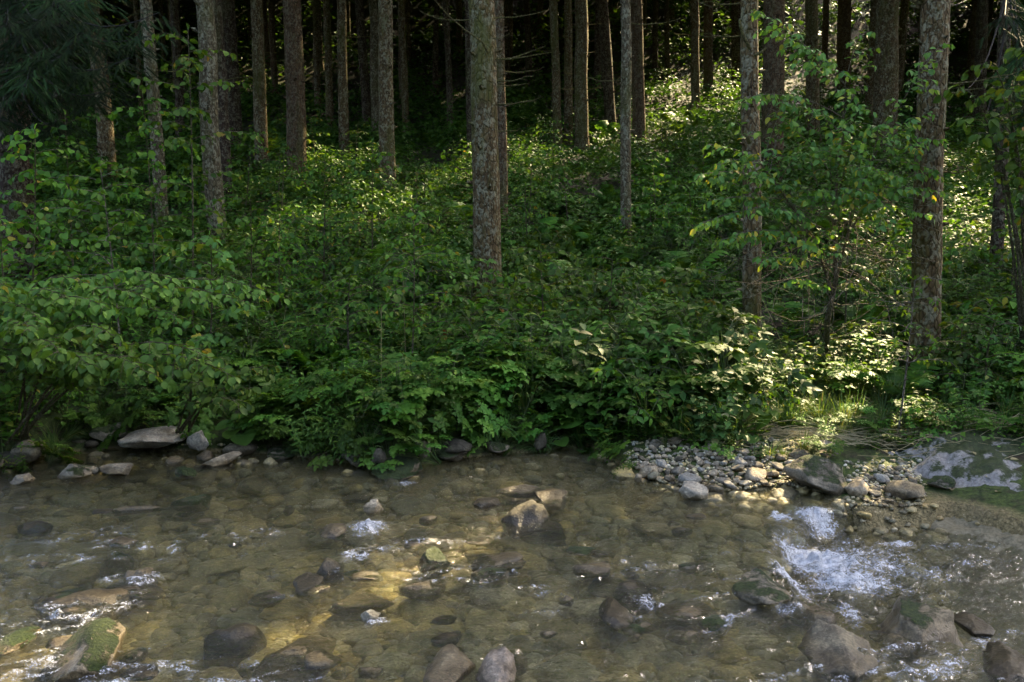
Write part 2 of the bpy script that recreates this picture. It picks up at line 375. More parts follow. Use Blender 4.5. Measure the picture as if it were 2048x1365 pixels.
# ------------------------------------------------------------------ water
foam_px = [(1640, 1120, 95, 34, 1.15), (1700, 1160, 100, 30, .95), (1580, 1135, 40, 26, 1.1), (1850, 1145, 120, 26, .5), (1960, 1120, 120, 16, .42), (1720, 1110, 150, 40, .62), (1900, 1190, 120, 16, .35), (1630, 1062, 60, 18, .9), (1560, 1036, 28, 11, .9), (1700, 1078, 50, 12, .5), (1790, 1085, 55, 10, .75), (1760, 1130, 80, 26, .7),
           (1900, 1088, 120, 10, .5), (1990, 1090, 90, 8, .4), (735, 1056, 45, 18, .95), (712, 1112, 36, 13, .75), (765, 1100, 60, 8, .6), (870, 1084, 110, 9, .5), (1000, 1075, 60, 6, .4), (285, 1158, 48, 18, .75), (330, 1120, 40, 9, .5),
           (222, 1160, 30, 12, .55), (752, 1245, 34, 15, .7), (800, 1200, 60, 10, .35), (1292, 1205, 30, 20, .65), (1270, 1235, 40, 9, .5), (562, 1195, 26, 10, .6), (660, 1140, 30, 9, .5), (1975, 1280, 60, 18, .65), (2020, 1260, 40, 12, .5),
           (505, 1330, 50, 16, .5), (812, 968, 36, 7, .6), (1090, 1225, 70, 12, .4), (1700, 1220, 30, 26, .7), (1620, 1205, 40, 8, .5), (920, 1200, 50, 9, .35), (130, 1080, 50, 6, .35), (420, 1240, 60, 7, .3), (1810, 1180, 60, 14, .45), (1430, 1010, 60, 5, .4), (1200, 1090, 60, 5, .25), (60, 1160, 60, 8, .3), (180, 1280, 40, 20, .35), (1330, 1180, 40, 12, .35)]
foamw = []
for (px, py, rx_, ry_, s_) in foam_px:
    zl = -.13 if px > 1600 else 0
    a = onz(px, py, zl); b = onz(px + rx_, py, zl); c2 = onz(px, py + ry_, zl)
    foamw.append((a[0], a[1], abs(b[0] - a[0]), abs(c2[1] - a[1]), s_))
def foam(x, y):
    f = np.zeros_like(x)
    for (a, b, r1, r2, s_) in foamw:
        f = np.maximum(f, s_ * np.exp(-(((x - a) / r1) ** 2 + ((y - b) / r2) ** 2)))
    u, v = x + .25 * y, y - .25 * x
    st_ = np.clip(1 - 5 * np.abs(fbm(u * 1.6, v * 5.5, 7.1, 3)), 0, 1) * sstep(.45 + 1.4 * fbm(x * .7, y * .9, 2.3, 2)) * sstep((6.0 - y) / .8)
    st_glint = np.clip(1 - 6 * np.abs(fbm(u * 3.1, v * 12, 3.7, 3)), 0, 1) * sstep(.30 + 1.6 * fbm(x * 1.1, y * 1.5, 6.9, 2)) * sstep((6.0 - y) / .6)  # fine broken-water streaks that also paint ripple glints in pale colour
    return np.maximum(f, np.maximum(.64 * st_, .64 * st_glint))
def wlev(x, y):
    p = pool(x, y)
    u, v = x + .25 * y, y - .25 * x                  # the current runs to the right and slightly towards us
    w1 = np.abs(fbm(u * 3.2, v * 7.5, 1.1, 3)); w2 = fbm(u * 9, v * 22, 4.4, 3); w3 = fbm(u * 26, v * 48, 6.1, 2)
    amp = .35 + .65 * sstep(.5 + 1.2 * fbm(x * .8, y * 1.1, 9.3, 2))
    f = foam(x, y)
    calm = np.clip((y - 5.0) / .8, 0, 1) * (x < 3) * .6
    z = -.15 * p + (1 - calm) * amp * (.030 * (.4 - w1) + (1 + 1.6 * f) * (.021 * w2 + .0095 * w3))
    z = z + np.clip(f - .3, 0, 1) * (.11 * np.abs(fbm(x * 7, y * 10, 2.7, 4)) + .05 * fbm(x * 26, y * 32, 7.7, 2) + .004)
    e = np.exp(-((p - .5) / .28) ** 2)
    return z + e * .022 * fbm(x * 5, y * 24, 3.9, 2)
wm, t = nt('stream_water'); g = geo(t); pos = g.outputs['Position']
rot = N_(t, 'Mapping', {'Vector': pos, 'Rotation': (0, 0, RAD(14)), 'Scale': (17, 30, 20)}).outputs[0]
rot2 = N_(t, 'Mapping', {'Vector': pos, 'Rotation': (0, 0, RAD(28)), 'Scale': (50, 80, 50)}).outputs[0]
hh = math_(t, 'ADD', noise(t, rot, 1.0, 3, .55, .6), math_(t, 'MULTIPLY', noise(t, rot2, 1.0, 3, .6, .4), .45))
bn = bump(t, hh, 1.0, .034)
fr = N_(t, 'Fresnel', {'IOR': 1.33, 'Normal': bn}).outputs[0]
TINT = (.93, .95, .81, 1)
under = N_(t, 'MixShader', {0: .34, 1: N_(t, 'BsdfTransparent', {'Color': TINT}).outputs[0], 2: N_(t, 'BsdfRefraction', {'Color': TINT, 'IOR': 1.33, 'Roughness': 0.0, 'Normal': bn}).outputs[0]}).outputs[0]
under = N_(t, 'MixShader', {0: .015, 1: under, 2: N_(t, 'BsdfDiffuse', {'Color': (.30, .31, .22, 1)}).outputs[0]}).outputs[0]
surf = N_(t, 'MixShader', {0: fr, 1: under, 2: N_(t, 'BsdfGlossy', {'Color': (1, 1, 1, 1), 'Roughness': .06, 'Normal': bn}).outputs[0]}).outputs[0]
fa = N_(t, 'Attribute', attribute_name='foam').outputs['Fac']
fv = N_(t, 'Mapping', {'Vector': pos, 'Rotation': (0, 0, RAD(14)), 'Scale': (22, 40, 30)}).outputs[0]
fn = noise(t, fv, 1.0, 7, .72, .9); fn2 = noise(t, pos, 120.0, 3, .7)
ff = math_(t, 'ADD', math_(t, 'ADD', fa, math_(t, 'MULTIPLY', math_(t, 'SUBTRACT', fn, .5), 1.9)), math_(t, 'MULTIPLY', math_(t, 'SUBTRACT', fn2, .5), 1.1))
ff = ramp(t, ff, [(.50, (0, 0, 0)), (.60, (.32, .32, .32)), (.82, (.95, .95, .95))])
ff = math_(t, 'MULTIPLY', ff, ramp(t, fa, [(.08, (0, 0, 0)), (.25, (1, 1, 1))]))
fcol = ramp(t, math_(t, 'ADD', math_(t, 'MULTIPLY', noise(t, fv, .45, 5, .7, 1.2), .7), math_(t, 'MULTIPLY', fn2, .3)), [(.36, (.17, .19, .19)), (.48, (.46, .48, .50)), (.60, (.74, .76, .78))])
fsh = N_(t, 'BsdfPrincipled', {'Base Color': fcol, 'Roughness': .45, 'Normal': bump(t, math_(t, 'ADD', fn, fn2), .8, .02)}).outputs[0]
out(t, N_(t, 'MixShader', {0: ff, 1: surf, 2: fsh}).outputs[0])
wgx = graded(-40, 45, -4.9, 5.3, .017, 1.2, 2.0); wgy = graded(.6, 8.4, 2.6, 6.5, .014, 1.2, .5)
water = obj('water', grid_mesh('water', wgx, wgy, wlev, wm, foam, 'foam'))
tag(water, 'clear shallow stream with foam', kind='structure')

# ------------------------------------------------------------------ stones
def ico(sub):
    bm_ = bpy.data.meshes.new('tmp'); import bmesh
    b = bmesh.new(); bmesh.ops.create_icosphere(b, subdivisions=sub, radius=1); b.to_mesh(bm_); b.free()
    V = np.array([v.co[:] for v in bm_.vertices]); T = np.array([p.vertices[:] for p in bm_.polygons]); bpy.data.meshes.remove(bm_); return V, T
ICO = {s: ico(s) for s in (2, 3, 4)}
def rock_shape(seed, sub=3, ang=.5, sc=(1, 1, .7), rough=.12):
    r = np.random.default_rng(seed); V, T = ICO[sub]; V = V.copy(); o = r.random(3) * 50
    V *= (1 + .30 * fbm(V[:, 0] * .9 + o[0], V[:, 1] * .9 + o[1], V[:, 2] * .9 + o[2], 2))[:, None]
    for _ in range(int(6 + 12 * ang)):
        n = unit(r.normal(size=3)); d = r.uniform(.55, .92); q = V @ n - d
        V -= np.where(q > 0, q * min(1, .6 + .5 * ang), 0)[:, None] * n
    V *= (1 + rough * .5 * fbm(V[:, 0] * 7 + o[2], V[:, 1] * 7 + o[0], V[:, 2] * 7 + o[1], 2))[:, None]
    V *= (1 + rough * fbm(V[:, 0] * 3 + o[1], V[:, 1] * 3 + o[2], V[:, 2] * 3 + o[0], 3))[:, None]
    V *= np.array(sc); return V, T
def stone(name, label, cat, cx, cy, w, h, mat, sink=.3, dep=None, ang=.65, rz=None, seed=None, group=None, z=None, sub=4, tilt=(0, 0)):
    """cx, cy: pixel of the middle of its foot; w, h: pixels seen"""
    zl = z if z is not None else (-.14 if (cx > 1610 and 1010 < cy < 1290) else 0.0)
    w *= .9; h *= .95; ang = min(1, ang + .2)
    if 'awash' in label or 'slab in' in label or 'breaking' in label: sink = max(sink, .68)
    elif cy > 1010: h *= .8; sink += .1
    P = onz(cx, cy, zl); d = np.linalg.norm(P - [0, 0, CAM_Z]); a = w * d / F / 2
    hh_ = h * d / F * (.62 if z is None or z < .05 else .8); dp = dep if dep else a * .8
    seed = int(cx * 7 + cy) if seed is None else seed
    V, T = rock_shape(seed, sub, ang)
    V = V / np.abs(V).max(axis=0)
    hz = hh_ / (2 * (1 - sink))
    V = V * np.array([a, dp, max(hz, .01) / 1.0])
    me = mesh(name, V, T, mat, np.full(len(V), rng.random()), True)
    o = obj(name, me, None, (P[0], P[1] + dp * .55, zl + hz * (1 - 2 * sink)))
    o.rotation_euler = (tilt[0], tilt[1], rng.uniform(-.25, .25) if rz is None else rz)
    tag(o, label, cat, group); return o
B = 'boulder'
stone(B, 'upright pale tan angular rock standing in the shallow stream above small white splash', B, 745, 1026, 46, 52, M_TAN, .25, ang=.9, tilt=(.1, .25))
stone(B, 'dark flat wet slab breaking the surface in the middle of the stream', B, 1045, 1052, 122, 46, M_DKROCK, .45, .30, ang=.7)
stone(B, 'small wet rock with speckled top just behind the dark flat slab', B, 975, 1012, 70, 22, M_DKROCK, .4, .12)
stone(B, 'long low brown rock ridge awash between the calm pool and dark slab', B, 1040, 985, 120, 14, M_BROWN, .5, .12, rz=.2)
stone(B, 'round low brown rock awash right of the rock ridge', B, 1105, 1000, 80, 20, M_BROWN, .5, .2)
stone(B, 'pale blue grey boulder at the waterline in front of the gravel bar', B, 1390, 1000, 64, 50, M_PALE, .22, ang=.9, tilt=(0, .2))
stone(B, 'brown cobble touching right side of the pale blue grey boulder', B, 1432, 990, 42, 30, M_BROWN, .25, ang=.3)
stone(B, 'large grey boulder with mossy crown at right end of the gravel bar', B, 1648, 988, 140, 98, M_MOSSROCK, .2, .28, ang=.7, rz=-.3, tilt=(0, .35))
stone(B, 'round grey rock at the waterline below the large mossy crowned boulder', B, 1722, 1032, 48, 36, M_ROCK, .25, ang=.3)
stone(B, 'flat topped pale boulder with moss clump beside the foaming fall', B, 1535, 1206, 122, 56, M_MOSSROCK, .3, .24, ang=.6)
stone(B, 'big smooth brown boulder in the bottom right shallows', B, 1695, 1352, 152, 118, M_BROWN, .2, .25, ang=.4, tilt=(0, .2), z=-.05)
stone(B, 'big hollowed grey boulder with green moss below the white water', B, 1862, 1308, 170, 128, M_MOSSROCK, .25, .27, ang=.6, z=-.1)
stone(B, 'rounded grey cobble wedged between brown boulder and hollowed boulder', B, 1804, 1303, 68, 42, M_ROCK, .2, ang=.2, z=-.05)
stone(B, 'small dark cobble behind the wedged rounded grey cobble', B, 1762, 1280, 42, 28, M_DKROCK, .2, ang=.4, z=-.05)
stone(B, 'pinkish grey egg shaped boulder at the bottom edge of the stream', B, 990, 1372, 96, 70, M_PINK, .2, .2, ang=.2, tilt=(0, -.3))
stone(B, 'wet brown rock with pale flank left of the pinkish boulder', B, 895, 1362, 105, 44, M_BROWN, .45, .22, ang=.6)
stone(B, 'wide flat brown slab with foam lip in the lower left shallows', B, 580, 1335, 152, 26, M_BROWN, .75, .3, ang=.6)
stone(B, 'pale topped wet boulder with dark mossy left side in the lower left', B, 148, 1345, 168, 76, M_MOSSROCK, .5, .3, ang=.6)
stone(B, 'mossy rock cut by the left edge of the photo', B, 8, 1302, 62, 26, M_MOSSYROCK, .3, .15)
stone(B, 'low mossy boulder on the left bank waterline', B, 145, 956, 68, 38, M_MOSSROCK, .25, ang=.6)
stone(B, 'flat grey rock right of the low mossy bank boulder', B, 228, 950, 70, 28, M_ROCK, .3, ang=.5, rz=.2)
stone(B, 'small bluish round rock between two left bank boulders', B, 186, 948, 26, 18, M_PALE, .25, ang=.2)
stone(B, 'leaning pale wedge of rock at far left of the bank waterline', B, 42, 968, 48, 24, M_ROCK, .3, ang=.8)
stone(B, 'small dark mossy rock among pale pebbles on the left spit', B, 368, 956, 48, 34, M_MOSSYROCK, .25)
stone(B, 'long pale log shaped rock slanting across the left spit', B, 438, 930, 90, 30, M_TAN, .3, .07, ang=.5, rz=.5, tilt=(0, -.25))
stone(B, 'pale crusted rock in the shade at foot of the left bank', B, 300, 892, 130, 34, M_PALE, .3, .3, ang=.7, z=.08)
stone(B, 'jagged whitish rock right of the pale crusted rock', B, 392, 892, 46, 36, M_PALE, .3, ang=1, z=.08)
stone(B, 'rounded mossy bank boulder under overhanging herbs', B, 708, 930, 104, 78, M_MOSSYROCK, .2, .35, ang=.4)
stone(B, 'grey rock with moss cushions at the waterline below the bank', B, 795, 952, 110, 40, M_MOSSYROCK, .3, .25, ang=.7)
stone(B, 'dark mossy rock face of the bank with a whitish crust', B, 880, 918, 150, 70, M_MOSSYROCK, .2, .35, ang=.5)
stone(B, 'dark mossy bank rock below trailing grass', B, 985, 905, 130, 44, M_MOSSYROCK, .25, .3)
stone(B, 'low brown bank rock by the silt edge', B, 560, 915, 90, 26, M_MOSSYROCK, .3, .3)
stone(B, 'upright grey rock at left end of the gravel bar', B, 1312, 915, 36, 46, M_ROCK, .2, z=.05)
stone(B, 'tan stone below the upright grey rock of the gravel bar', B, 1308, 945, 34, 32, M_TAN, .2)
stone(B, 'small pointed pale stone standing in the water left of the gravel bar', B, 1276, 964, 20, 26, M_TAN, .25, ang=.8)
stone(B, 'moss capped stone at the back of the gravel bar', B, 1452, 925, 38, 32, M_MOSSROCK, .2, z=.05)
stone(B, 'dark moss covered rock at top of the gravel bar under the grass', B, 1555, 905, 60, 30, M_MOSSYROCK, .25, z=.1)
stone(B, 'moss capped stone right of the large mossy crowned boulder', B, 1718, 945, 34, 34, M_MOSSYROCK, .2, z=.03)
stone(B, 'flat grey slab stone lying on the stones above large mossy boulder', B, 1658, 915, 60, 16, M_ROCK, .25, ang=.8, z=.12)
stone(B, 'tilted flat stone resting at back of the slab stones', B, 1655, 902, 50, 22, M_PALE, .25, ang=.8, z=.14, rz=.4)
stone(B, 'long flat stone pointing down to the right of slab stones', B, 1742, 940, 56, 20, M_ROCK, .25, .08, ang=.8, z=.05, rz=-.6)
stone(B, 'brown rock under the grass tussock behind the mossy crowned boulder', B, 1605, 930, 50, 40, M_BROWN, .25, z=.05)
stone(B, 'dark mossy round boulder on the right whitish bank slab', B, 2015, 1012, 120, 56, M_MOSSYROCK, .25, .3, ang=.3)
stone(B, 'green moss cushion rock on the left of the whitish slab', B, 1890, 975, 62, 26, M_MOSSYROCK, .3, z=.05)
stone(B, 'yellowish rock awash below the flat topped pale boulder', B, 1645, 1250, 74, 40, M_BROWN, .4, .15, z=-.02)
stone(B, 'low wet rock awash right of the flat topped boulder', B, 1600, 1228, 80, 22, M_BROWN, .45, .12, z=-.02)
stone(B, 'dark rock leaning out of the bottom right corner', B, 2040, 1372, 90, 60, M_DKROCK, .2, .25, z=-.05)
stone(B, 'dark wet rock where splash foams at right edge', B, 1960, 1268, 60, 26, M_DKROCK, .35, .14)
stone(B, 'small wet rock with white hollow splash in the lower stream', B, 738, 1242, 46, 34, M_PALE, .3, ang=.8)
stone(B, 'dark mossy rock awash left of the middle stream foam', B, 865, 1128, 90, 26, M_MOSSYROCK, .45, .16)
stone(B, 'brown rock awash in the left rapids below a splash', B, 270, 1165, 62, 34, M_BROWN, .35, .14)
stone(B, 'wet ochre rock behind the left white splash', B, 665, 1070, 70, 28, M_BROWN, .4, .16)
stone(B, 'dark angular rock awash below the left white splash', B, 655, 1140, 70, 34, M_DKROCK, .4, .14)
stone(B, 'dark flat rock in the rapids with foam at right side', B, 610, 1180, 70, 22, M_DKROCK, .45, .14)
stone(B, 'flat dark rock breaking the surface by right foam streak', B, 1235, 1240, 80, 24, M_DKROCK, .45, .2)
stone(B, 'thin brown plank like rock awash on left side of stream', B, 270, 1020, 130, 10, M_BROWN, .45, .05, rz=.25)
inpoly_ = lambda px, py: py > np.interp(px, [1270, 1330, 1560, 1610], [905, 890, 900, 915]) and py < np.interp(px, [1270, 1340, 1450, 1610], [945, 968, 982, 972])
ap = rng.random((64, 2)); awn = 0
for k, (u_, v_) in enumerate(ap):
    px, py = 20 + 1560 * u_, 985 + 370 * v_ ** .9
    if 1500 < px and py < 1200: continue
    w_ = float(rng.lognormal(3.95, .42)) * (.75 + .5 * (py - 985) / 370)
    stone('stone', 'dark brown angular stone just breaking the surface of the riffles', 'stone', px, py, w_ * 1.25, w_ * rng.uniform(.03, .17), (M_BROWN, M_DKROCK, M_BROWN, M_MOSSROCK)[k % 4], rng.uniform(.70, .93), None, .85, rng.uniform(-.2, .6), None, 'awash stones of the riffles', None, 3)
for k in range(26):
    px = (-30 + 24 * k) if k < 14 else 640 + 40 * (k - 14); py = np.interp(px, [0, 100, 240, 480, 600, 760, 930, 1180], [930, 895, 890, 895, 905, 920, 905, 885]) + rng.uniform(-14, 8)
    stone('stone', 'dark mossy stone at foot of the shaded bank near the waterline', 'stone', px + rng.uniform(-10, 10), py, rng.uniform(28, 78), rng.uniform(16, 42), (M_MOSSYROCK, M_DKROCK, M_MOSSYROCK, M_MOSSROCK)[k % 4], .3, None, .7, rng.uniform(-.6, .6), None, 'dark stones along the bank foot', rng.uniform(.0, .1), 3)
for k in range(16):
    px, py = rng.uniform(1270, 1610), rng.uniform(895, 975)
    if not inpoly_(px, py): continue
    stone('stone', 'angular larger stone of the gravel bar standing among the pebbles', 'stone', px, py, rng.uniform(26, 52), rng.uniform(18, 34), (M_ROCK, M_TAN, M_BROWN, M_MOSSROCK)[k % 4], .25, None, .9, rng.uniform(-1, 1), None, 'larger stones of the gravel bar', .03, 3, (rng.uniform(-.3, .3), rng.uniform(-.4, .4)))
# the two-tone rock slab sloping into the pool at the right
sm, t = nt('whitish_slab'); g = geo(t); pos = g.outputs['Position']
n1 = noise(t, pos, 4.5, 7, .68); n2 = noise(t, pos, 40, 5, .7); sz = N_(t, 'SeparateXYZ', {0: pos}).outputs[2]
wht = ramp(t, n2, [(.3, (.10, .095, .085)), (.5, (.20, .19, .17)), (.7, (.31, .295, .27))])
mossc = ramp(t, n2, [(.3, (.012, .018, .005)), (.6, (.035, .048, .012)), (.8, (.08, .085, .02))])
mfac = ramp(t, math_(t, 'ADD', n1, math_(t, 'MULTIPLY', math_(t, 'SUBTRACT', sz, .17), .75)), [(.46, (0, 0, 0)), (.52, (1, 1, 1))])
c = mixc(t, mfac, wht, mossc)
wet = ramp(t, math_(t, 'MULTIPLY_ADD', math_(t, 'ADD', sz, math_(t, 'MULTIPLY', n1, .08)), -14.0, 1.9), [(.3, (0, 0, 0)), (.8, (1, 1, 1))])
c = mixc(t, wet, c, ramp(t, n2, [(.3, (.085, .072, .04)), (.5, (.15, .13, .078)), (.7, (.22, .195, .125))]))
out(t, N_(t, 'BsdfPrincipled', {'Base Color': c, 'Roughness': .7, 'Specular IOR Level': .3, 'Normal': bump(t, math_(t, 'ADD', n1, math_(t, 'MULTIPLY', n2, .35)), .9, .03)}).outputs[0])
gx = np.linspace(onz(1690, 960)[0], onz(2048, 960)[0] + 2.6, 200); gy = np.linspace(4.3, 7.6, 180)
def slabz(X, Y):
    yb = np.interp(X, bw[:, 0], bw[:, 1]); s = Y - yb
    z = -.16 + .34 * (s + .55) / 1.5 + .09 * fbm(X * 1.9, Y * 2.6, 4.2, 3) + .05 * np.abs(fbm(X * 5, Y * 7, 1.2, 3)) + .016 * fbm(X * 17, Y * 17, 6.2, 2)
    e = sstep((X - gx[0]) / .5) * sstep((Y - gy[0]) / .5)
    return z * e - .45 * (1 - e) - .05 + .08 * sstep((s - .1) / .5) - .7 * sstep((Y - 6.9) / .6)
slab = obj('rock_slab', grid_mesh('rock_slab', gx, gy, slabz, sm))
tag(slab, 'whitish rock slab blotched with dark moss sloping into the right pool', 'rock')

# bed cobbles: the larger ones one by one, the small ones as gravel
protos = [mesh('cobble', *rock_shape(100 + k, 3, .35 + .4 * (k % 3) / 2, (1, .8, .38)), M_BED, np.full(len(ICO[3][0]), k / 12), True) for k in range(12)]
cells = []
def near_any(x, y, r):
    for (a, b, c_) in cells:
        if (a - x) ** 2 + (b - y) ** 2 < (r + c_) ** 2 * .45: return True
    return False
cand = []
for _ in range(5000):
    px, py = rng.uniform(-40, 2090), rng.uniform(945, 1380)
    P = onz(px, py, -.1); x, y = P[0], P[1]
    if y > np.interp(x, bw[:, 0], bw[:, 1]) - (.15 if px > 1240 else .5): continue
    if pool(x, y) > .5 and rng.random() < .8: continue
    cand.append((x, y, float(np.clip(rng.lognormal(-2.65, .5), .045, .2))))
cand.sort(key=lambda q: -q[2]); n = 0
for (x, y, r) in cand:
    if n >= 285: break
    if near_any(x, y, r): continue
    cells.append((x, y, r)); n += 1
    o = obj('cobble', protos[int(rng.integers(12))], None, (x, y, float(H(x, y)) + r * rng.uniform(.02, .18)))
    o.scale = (r, r * rng.uniform(.8, 1.1), r * rng.uniform(.6, 1.05)); o.rotation_euler = (rng.uniform(-.15, .15), rng.uniform(-.15, .15), rng.uniform(0, 6.28))
    tag(o, 'brown or olive cobble lying on the bed under shallow moving water', 'stone', 'cobbles on the stream bed')
gb = Buf(); V0, T0 = ICO[2]
def pebble(x, y, r, z, flat=.55):
    k = int(rng.integers(40)); V = PEB[k] * r * np.array([1, rng.uniform(.7, 1), flat]); a = rng.uniform(0, 6.28)
    ca, sa = math.cos(a), math.sin(a); V = V @ np.array([[ca, sa, 0], [-sa, ca, 0], [0, 0, 1]])
    gb.add(V + [x, y, z], T0, rng.random())
PEB = [rock_shape(300 + k, 2, .4, (1, 1, 1))[0] for k in range(40)]
for _ in range(8000):
    px, py = rng.uniform(-60, 2100), rng.uniform(930, 1390); P = onz(px, py, -.1)
    if P[1] > np.interp(P[0], bw[:, 0], bw[:, 1]) - (.02 if px > 1200 else .16): continue
    r = float(np.clip(rng.lognormal(-3.25, .45), .016, .085)); pebble(P[0], P[1], r, float(H(P[0], P[1])) + r * .15)
# gravel bar: larger stones one by one
bar = [(1250, 905), (1330, 890), (1440, 900), (1560, 905), (1620, 925), (1590, 975), (1450, 985), (1340, 970), (1262, 945)]
def inpoly(px, py, poly):
    c_ = False; j = len(poly) - 1
    for i in range(len(poly)):
        (xi, yi), (xj, yj) = poly[i], poly[j]
        if (yi > py) != (yj > py) and px < (xj - xi) * (py - yi) / (yj - yi) + xi: c_ = not c_
        j = i
    return c_
stp = [mesh('bar_stone', *rock_shape(500 + k, 3, .9, (1, .8, .6)), (M_ROCK, M_TAN, M_ROCK, M_PALE, M_BROWN)[k % 5], np.full(len(ICO[3][0]), k / 10), True) for k in range(10)]
n = 0; cells = []
spit = [(270, 960), (340, 925), (480, 905), (520, 935), (400, 965)]
strip = [(1690, 990), (1750, 935), (1830, 950), (1850, 1000), (1760, 1020)]
for poly, cnt, lab, grp in ((bar, 150, 'small grey or tan stone of the gravel bar at the stream edge', 'stones of the gravel bar'),
                            (spit, 34, 'small pale stone of the spit at foot of the left bank', 'stones of the left spit'),
                            (strip, 60, 'small grey stone between mossy boulder and whitish slab', 'stones beside the whitish slab')):
    xs = [p[0] for p in poly]; ys = [p[1] for p in poly]; k = 0; tries = 0
    while k < cnt and tries < 6000:
        tries += 1
        px, py = rng.uniform(min(xs), max(xs)), rng.uniform(min(ys), max(ys))
        if not inpoly(px, py, poly): continue
        P = hit(px, py); r = float(np.clip(rng.lognormal(-2.95, .62), .022, .17))
        if near_any(P[0], P[1], r): continue
        cells.append((P[0], P[1], r)); k += 1
        o = obj('stone', stp[int(rng.integers(10))], None, (P[0], P[1], float(H(P[0], P[1])) + r * .3))
        o.scale = (r, r, r * rng.uniform(.7, 1.1)); o.rotation_euler = (rng.uniform(-.4, .4), rng.uniform(-.4, .4), rng.uniform(0, 6.28))
        tag(o, lab, 'stone', grp)
    for _ in range(cnt * 7):
        px, py = rng.uniform(min(xs), max(xs)), rng.uniform(min(ys) - 10, max(ys))
        P = hit(px, py); r = rng.uniform(.008, .026); pebble(P[0], P[1], r, float(H(P[0], P[1])) + r * .2, .7)
tag(obj('gravel', gb.mesh('gravel', M_BED, True)), 'small pebbles on the stream bed and its bars', kind='stuff')

# ------------------------------------------------------------------ where the sun comes through the canopy
U_ = unit(np.cross([0, 0, 1.], SD)); V_ = np.cross(SD, U_)
gaps = []
def gap(px0, py0, px1, py1, r, keep=0.0, off=.35, Y0=None, Y1=None):
    A = hit(px0, py0, off) if Y0 is None else at(px0, py0, Y0); Bp = hit(px1, py1, off) if Y0 is None else at(px1, py1, Y1 or Y0)
    rr = r * (A[1] + Bp[1]) / 2 / F
    gaps.append((A, Bp, rr + .40, keep))
gap(1690, 700, 1630, 770, 50, 0, .5); gap(1650, 770, 1590, 830, 50, 0, .3); gap(1610, 820, 1545, 875, 46, 0, .1); gap(1560, 905, 1490, 935, 40, .2, .05)
gap(1090, 295, 1000, 330, 42); gap(1000, 330, 840, 380, 44, .1); gap(760, 395, 600, 440, 40, 0, .7); gap(700, 300, 600, 350, 28, 0, .6)
gap(1330, 265, 1420, 235, 40); gap(1420, 215, 1440, 225, 30)
gap(1900, 300, 2000, 350, 60, .1); gap(1560, 300, 1680, 300, 34, .2); gap(1780, 500, 1790, 560, 46, .1); gap(1910, 470, 1920, 560, 44, .1); gap(1640, 420, 1720, 480, 40, .35)
gap(640, 215, 480, 250, 26, .1); gap(530, 290, 480, 300, 30, .2); gap(510, 500, 530, 520, 26, .2); gap(250, 320, 160, 300, 30, .35)
gap(240, 700, 200, 715, -40, .2, .6)
gap(1150, 1003, 960, 1014, -50, .45, 0); gap(1450, 975, 1300, 985, -30, .4, 0)
gap(880, 330, 640, 470, 40, .9)
for (x0_, x1_, y0_, y1_, k_) in ((480, 1080, 260, 480, 20), (470, 760, 190, 300, 7), (840, 960, 170, 280, 5), (80, 500, 250, 440, 4), (1290, 1450, 190, 300, 2), (1750, 2040, 280, 560, 5)):
    for _ in range(k_):
        px, py = rng.uniform(x0_, x1_), rng.uniform(y0_, y1_); gap(px, py, px + rng.uniform(-25, 25), py + 6, rng.uniform(-14, 4), 0, .45)
def tg(px0, py0, px1, py1, pb, pyb, r):
    Y = hit(pb, pyb, .45)[1]; gap(px0, py0, px1, py1, r, 0, 0, Y)
tg(1178, 10, 1178, 235, 1165, 278, 8); tg(1290, 40, 1292, 260, 1280, 272, 6); tg(438, 0, 462, 330, 453, 372, 8); tg(1003, 120, 1004, 420, 1006, 440, 8); tg(1524, 0, 1524, 130, 1506, 672, 10); tg(1888, 430, 1886, 640, 1853, 722, 12); tg(230, 180, 236, 340, 218, 345, 8); tg(695, 30, 697, 160, 688, 285, 6); tg(1262, 120, 1262, 430, 1254, 470, 6); tg(530, 120, 535, 300, 522, 305, 6)
gap(900, 190, 840, 200, 30, .35); gap(1290, 190, 1330, 180, 30, .4)

# ------------------------------------------------------------------ trees
def culled(C, gl=None):
    """True where a piece of canopy stands in one of the sun's gaps"""
    u, v, w = C @ U_, C @ V_, C @ SD
    m = np.zeros(len(C), bool)
    for (A, Bp, r, keep) in (gl or gaps):
        a = np.array([A @ U_, A @ V_]); b = np.array([Bp @ U_, Bp @ V_]); d = b - a
        tt = np.clip(((u - a[0]) * d[0] + (v - a[1]) * d[1]) / (d @ d + 1e-9), 0, 1)
        q = np.hypot(u - a[0] - tt * d[0], v - a[1] - tt * d[1]) < r * (1 if keep == 0 else 1.0)
        q &= w > A @ SD + tt * (Bp @ SD - A @ SD) + .6
        if keep: q &= rng.random(len(C)) > keep * .25
        m |= q
    return m
def culled_trunk(C):
    u, v, w = C @ U_, C @ V_, C @ SD
    for (A, Bp, r, keep) in gaps[:8]:
        for q in (A, Bp, (A + Bp) / 2):
            if ((np.hypot(u - q @ U_, v - q @ V_) < r * .8) & (w > q @ SD)).any(): return True
    return False
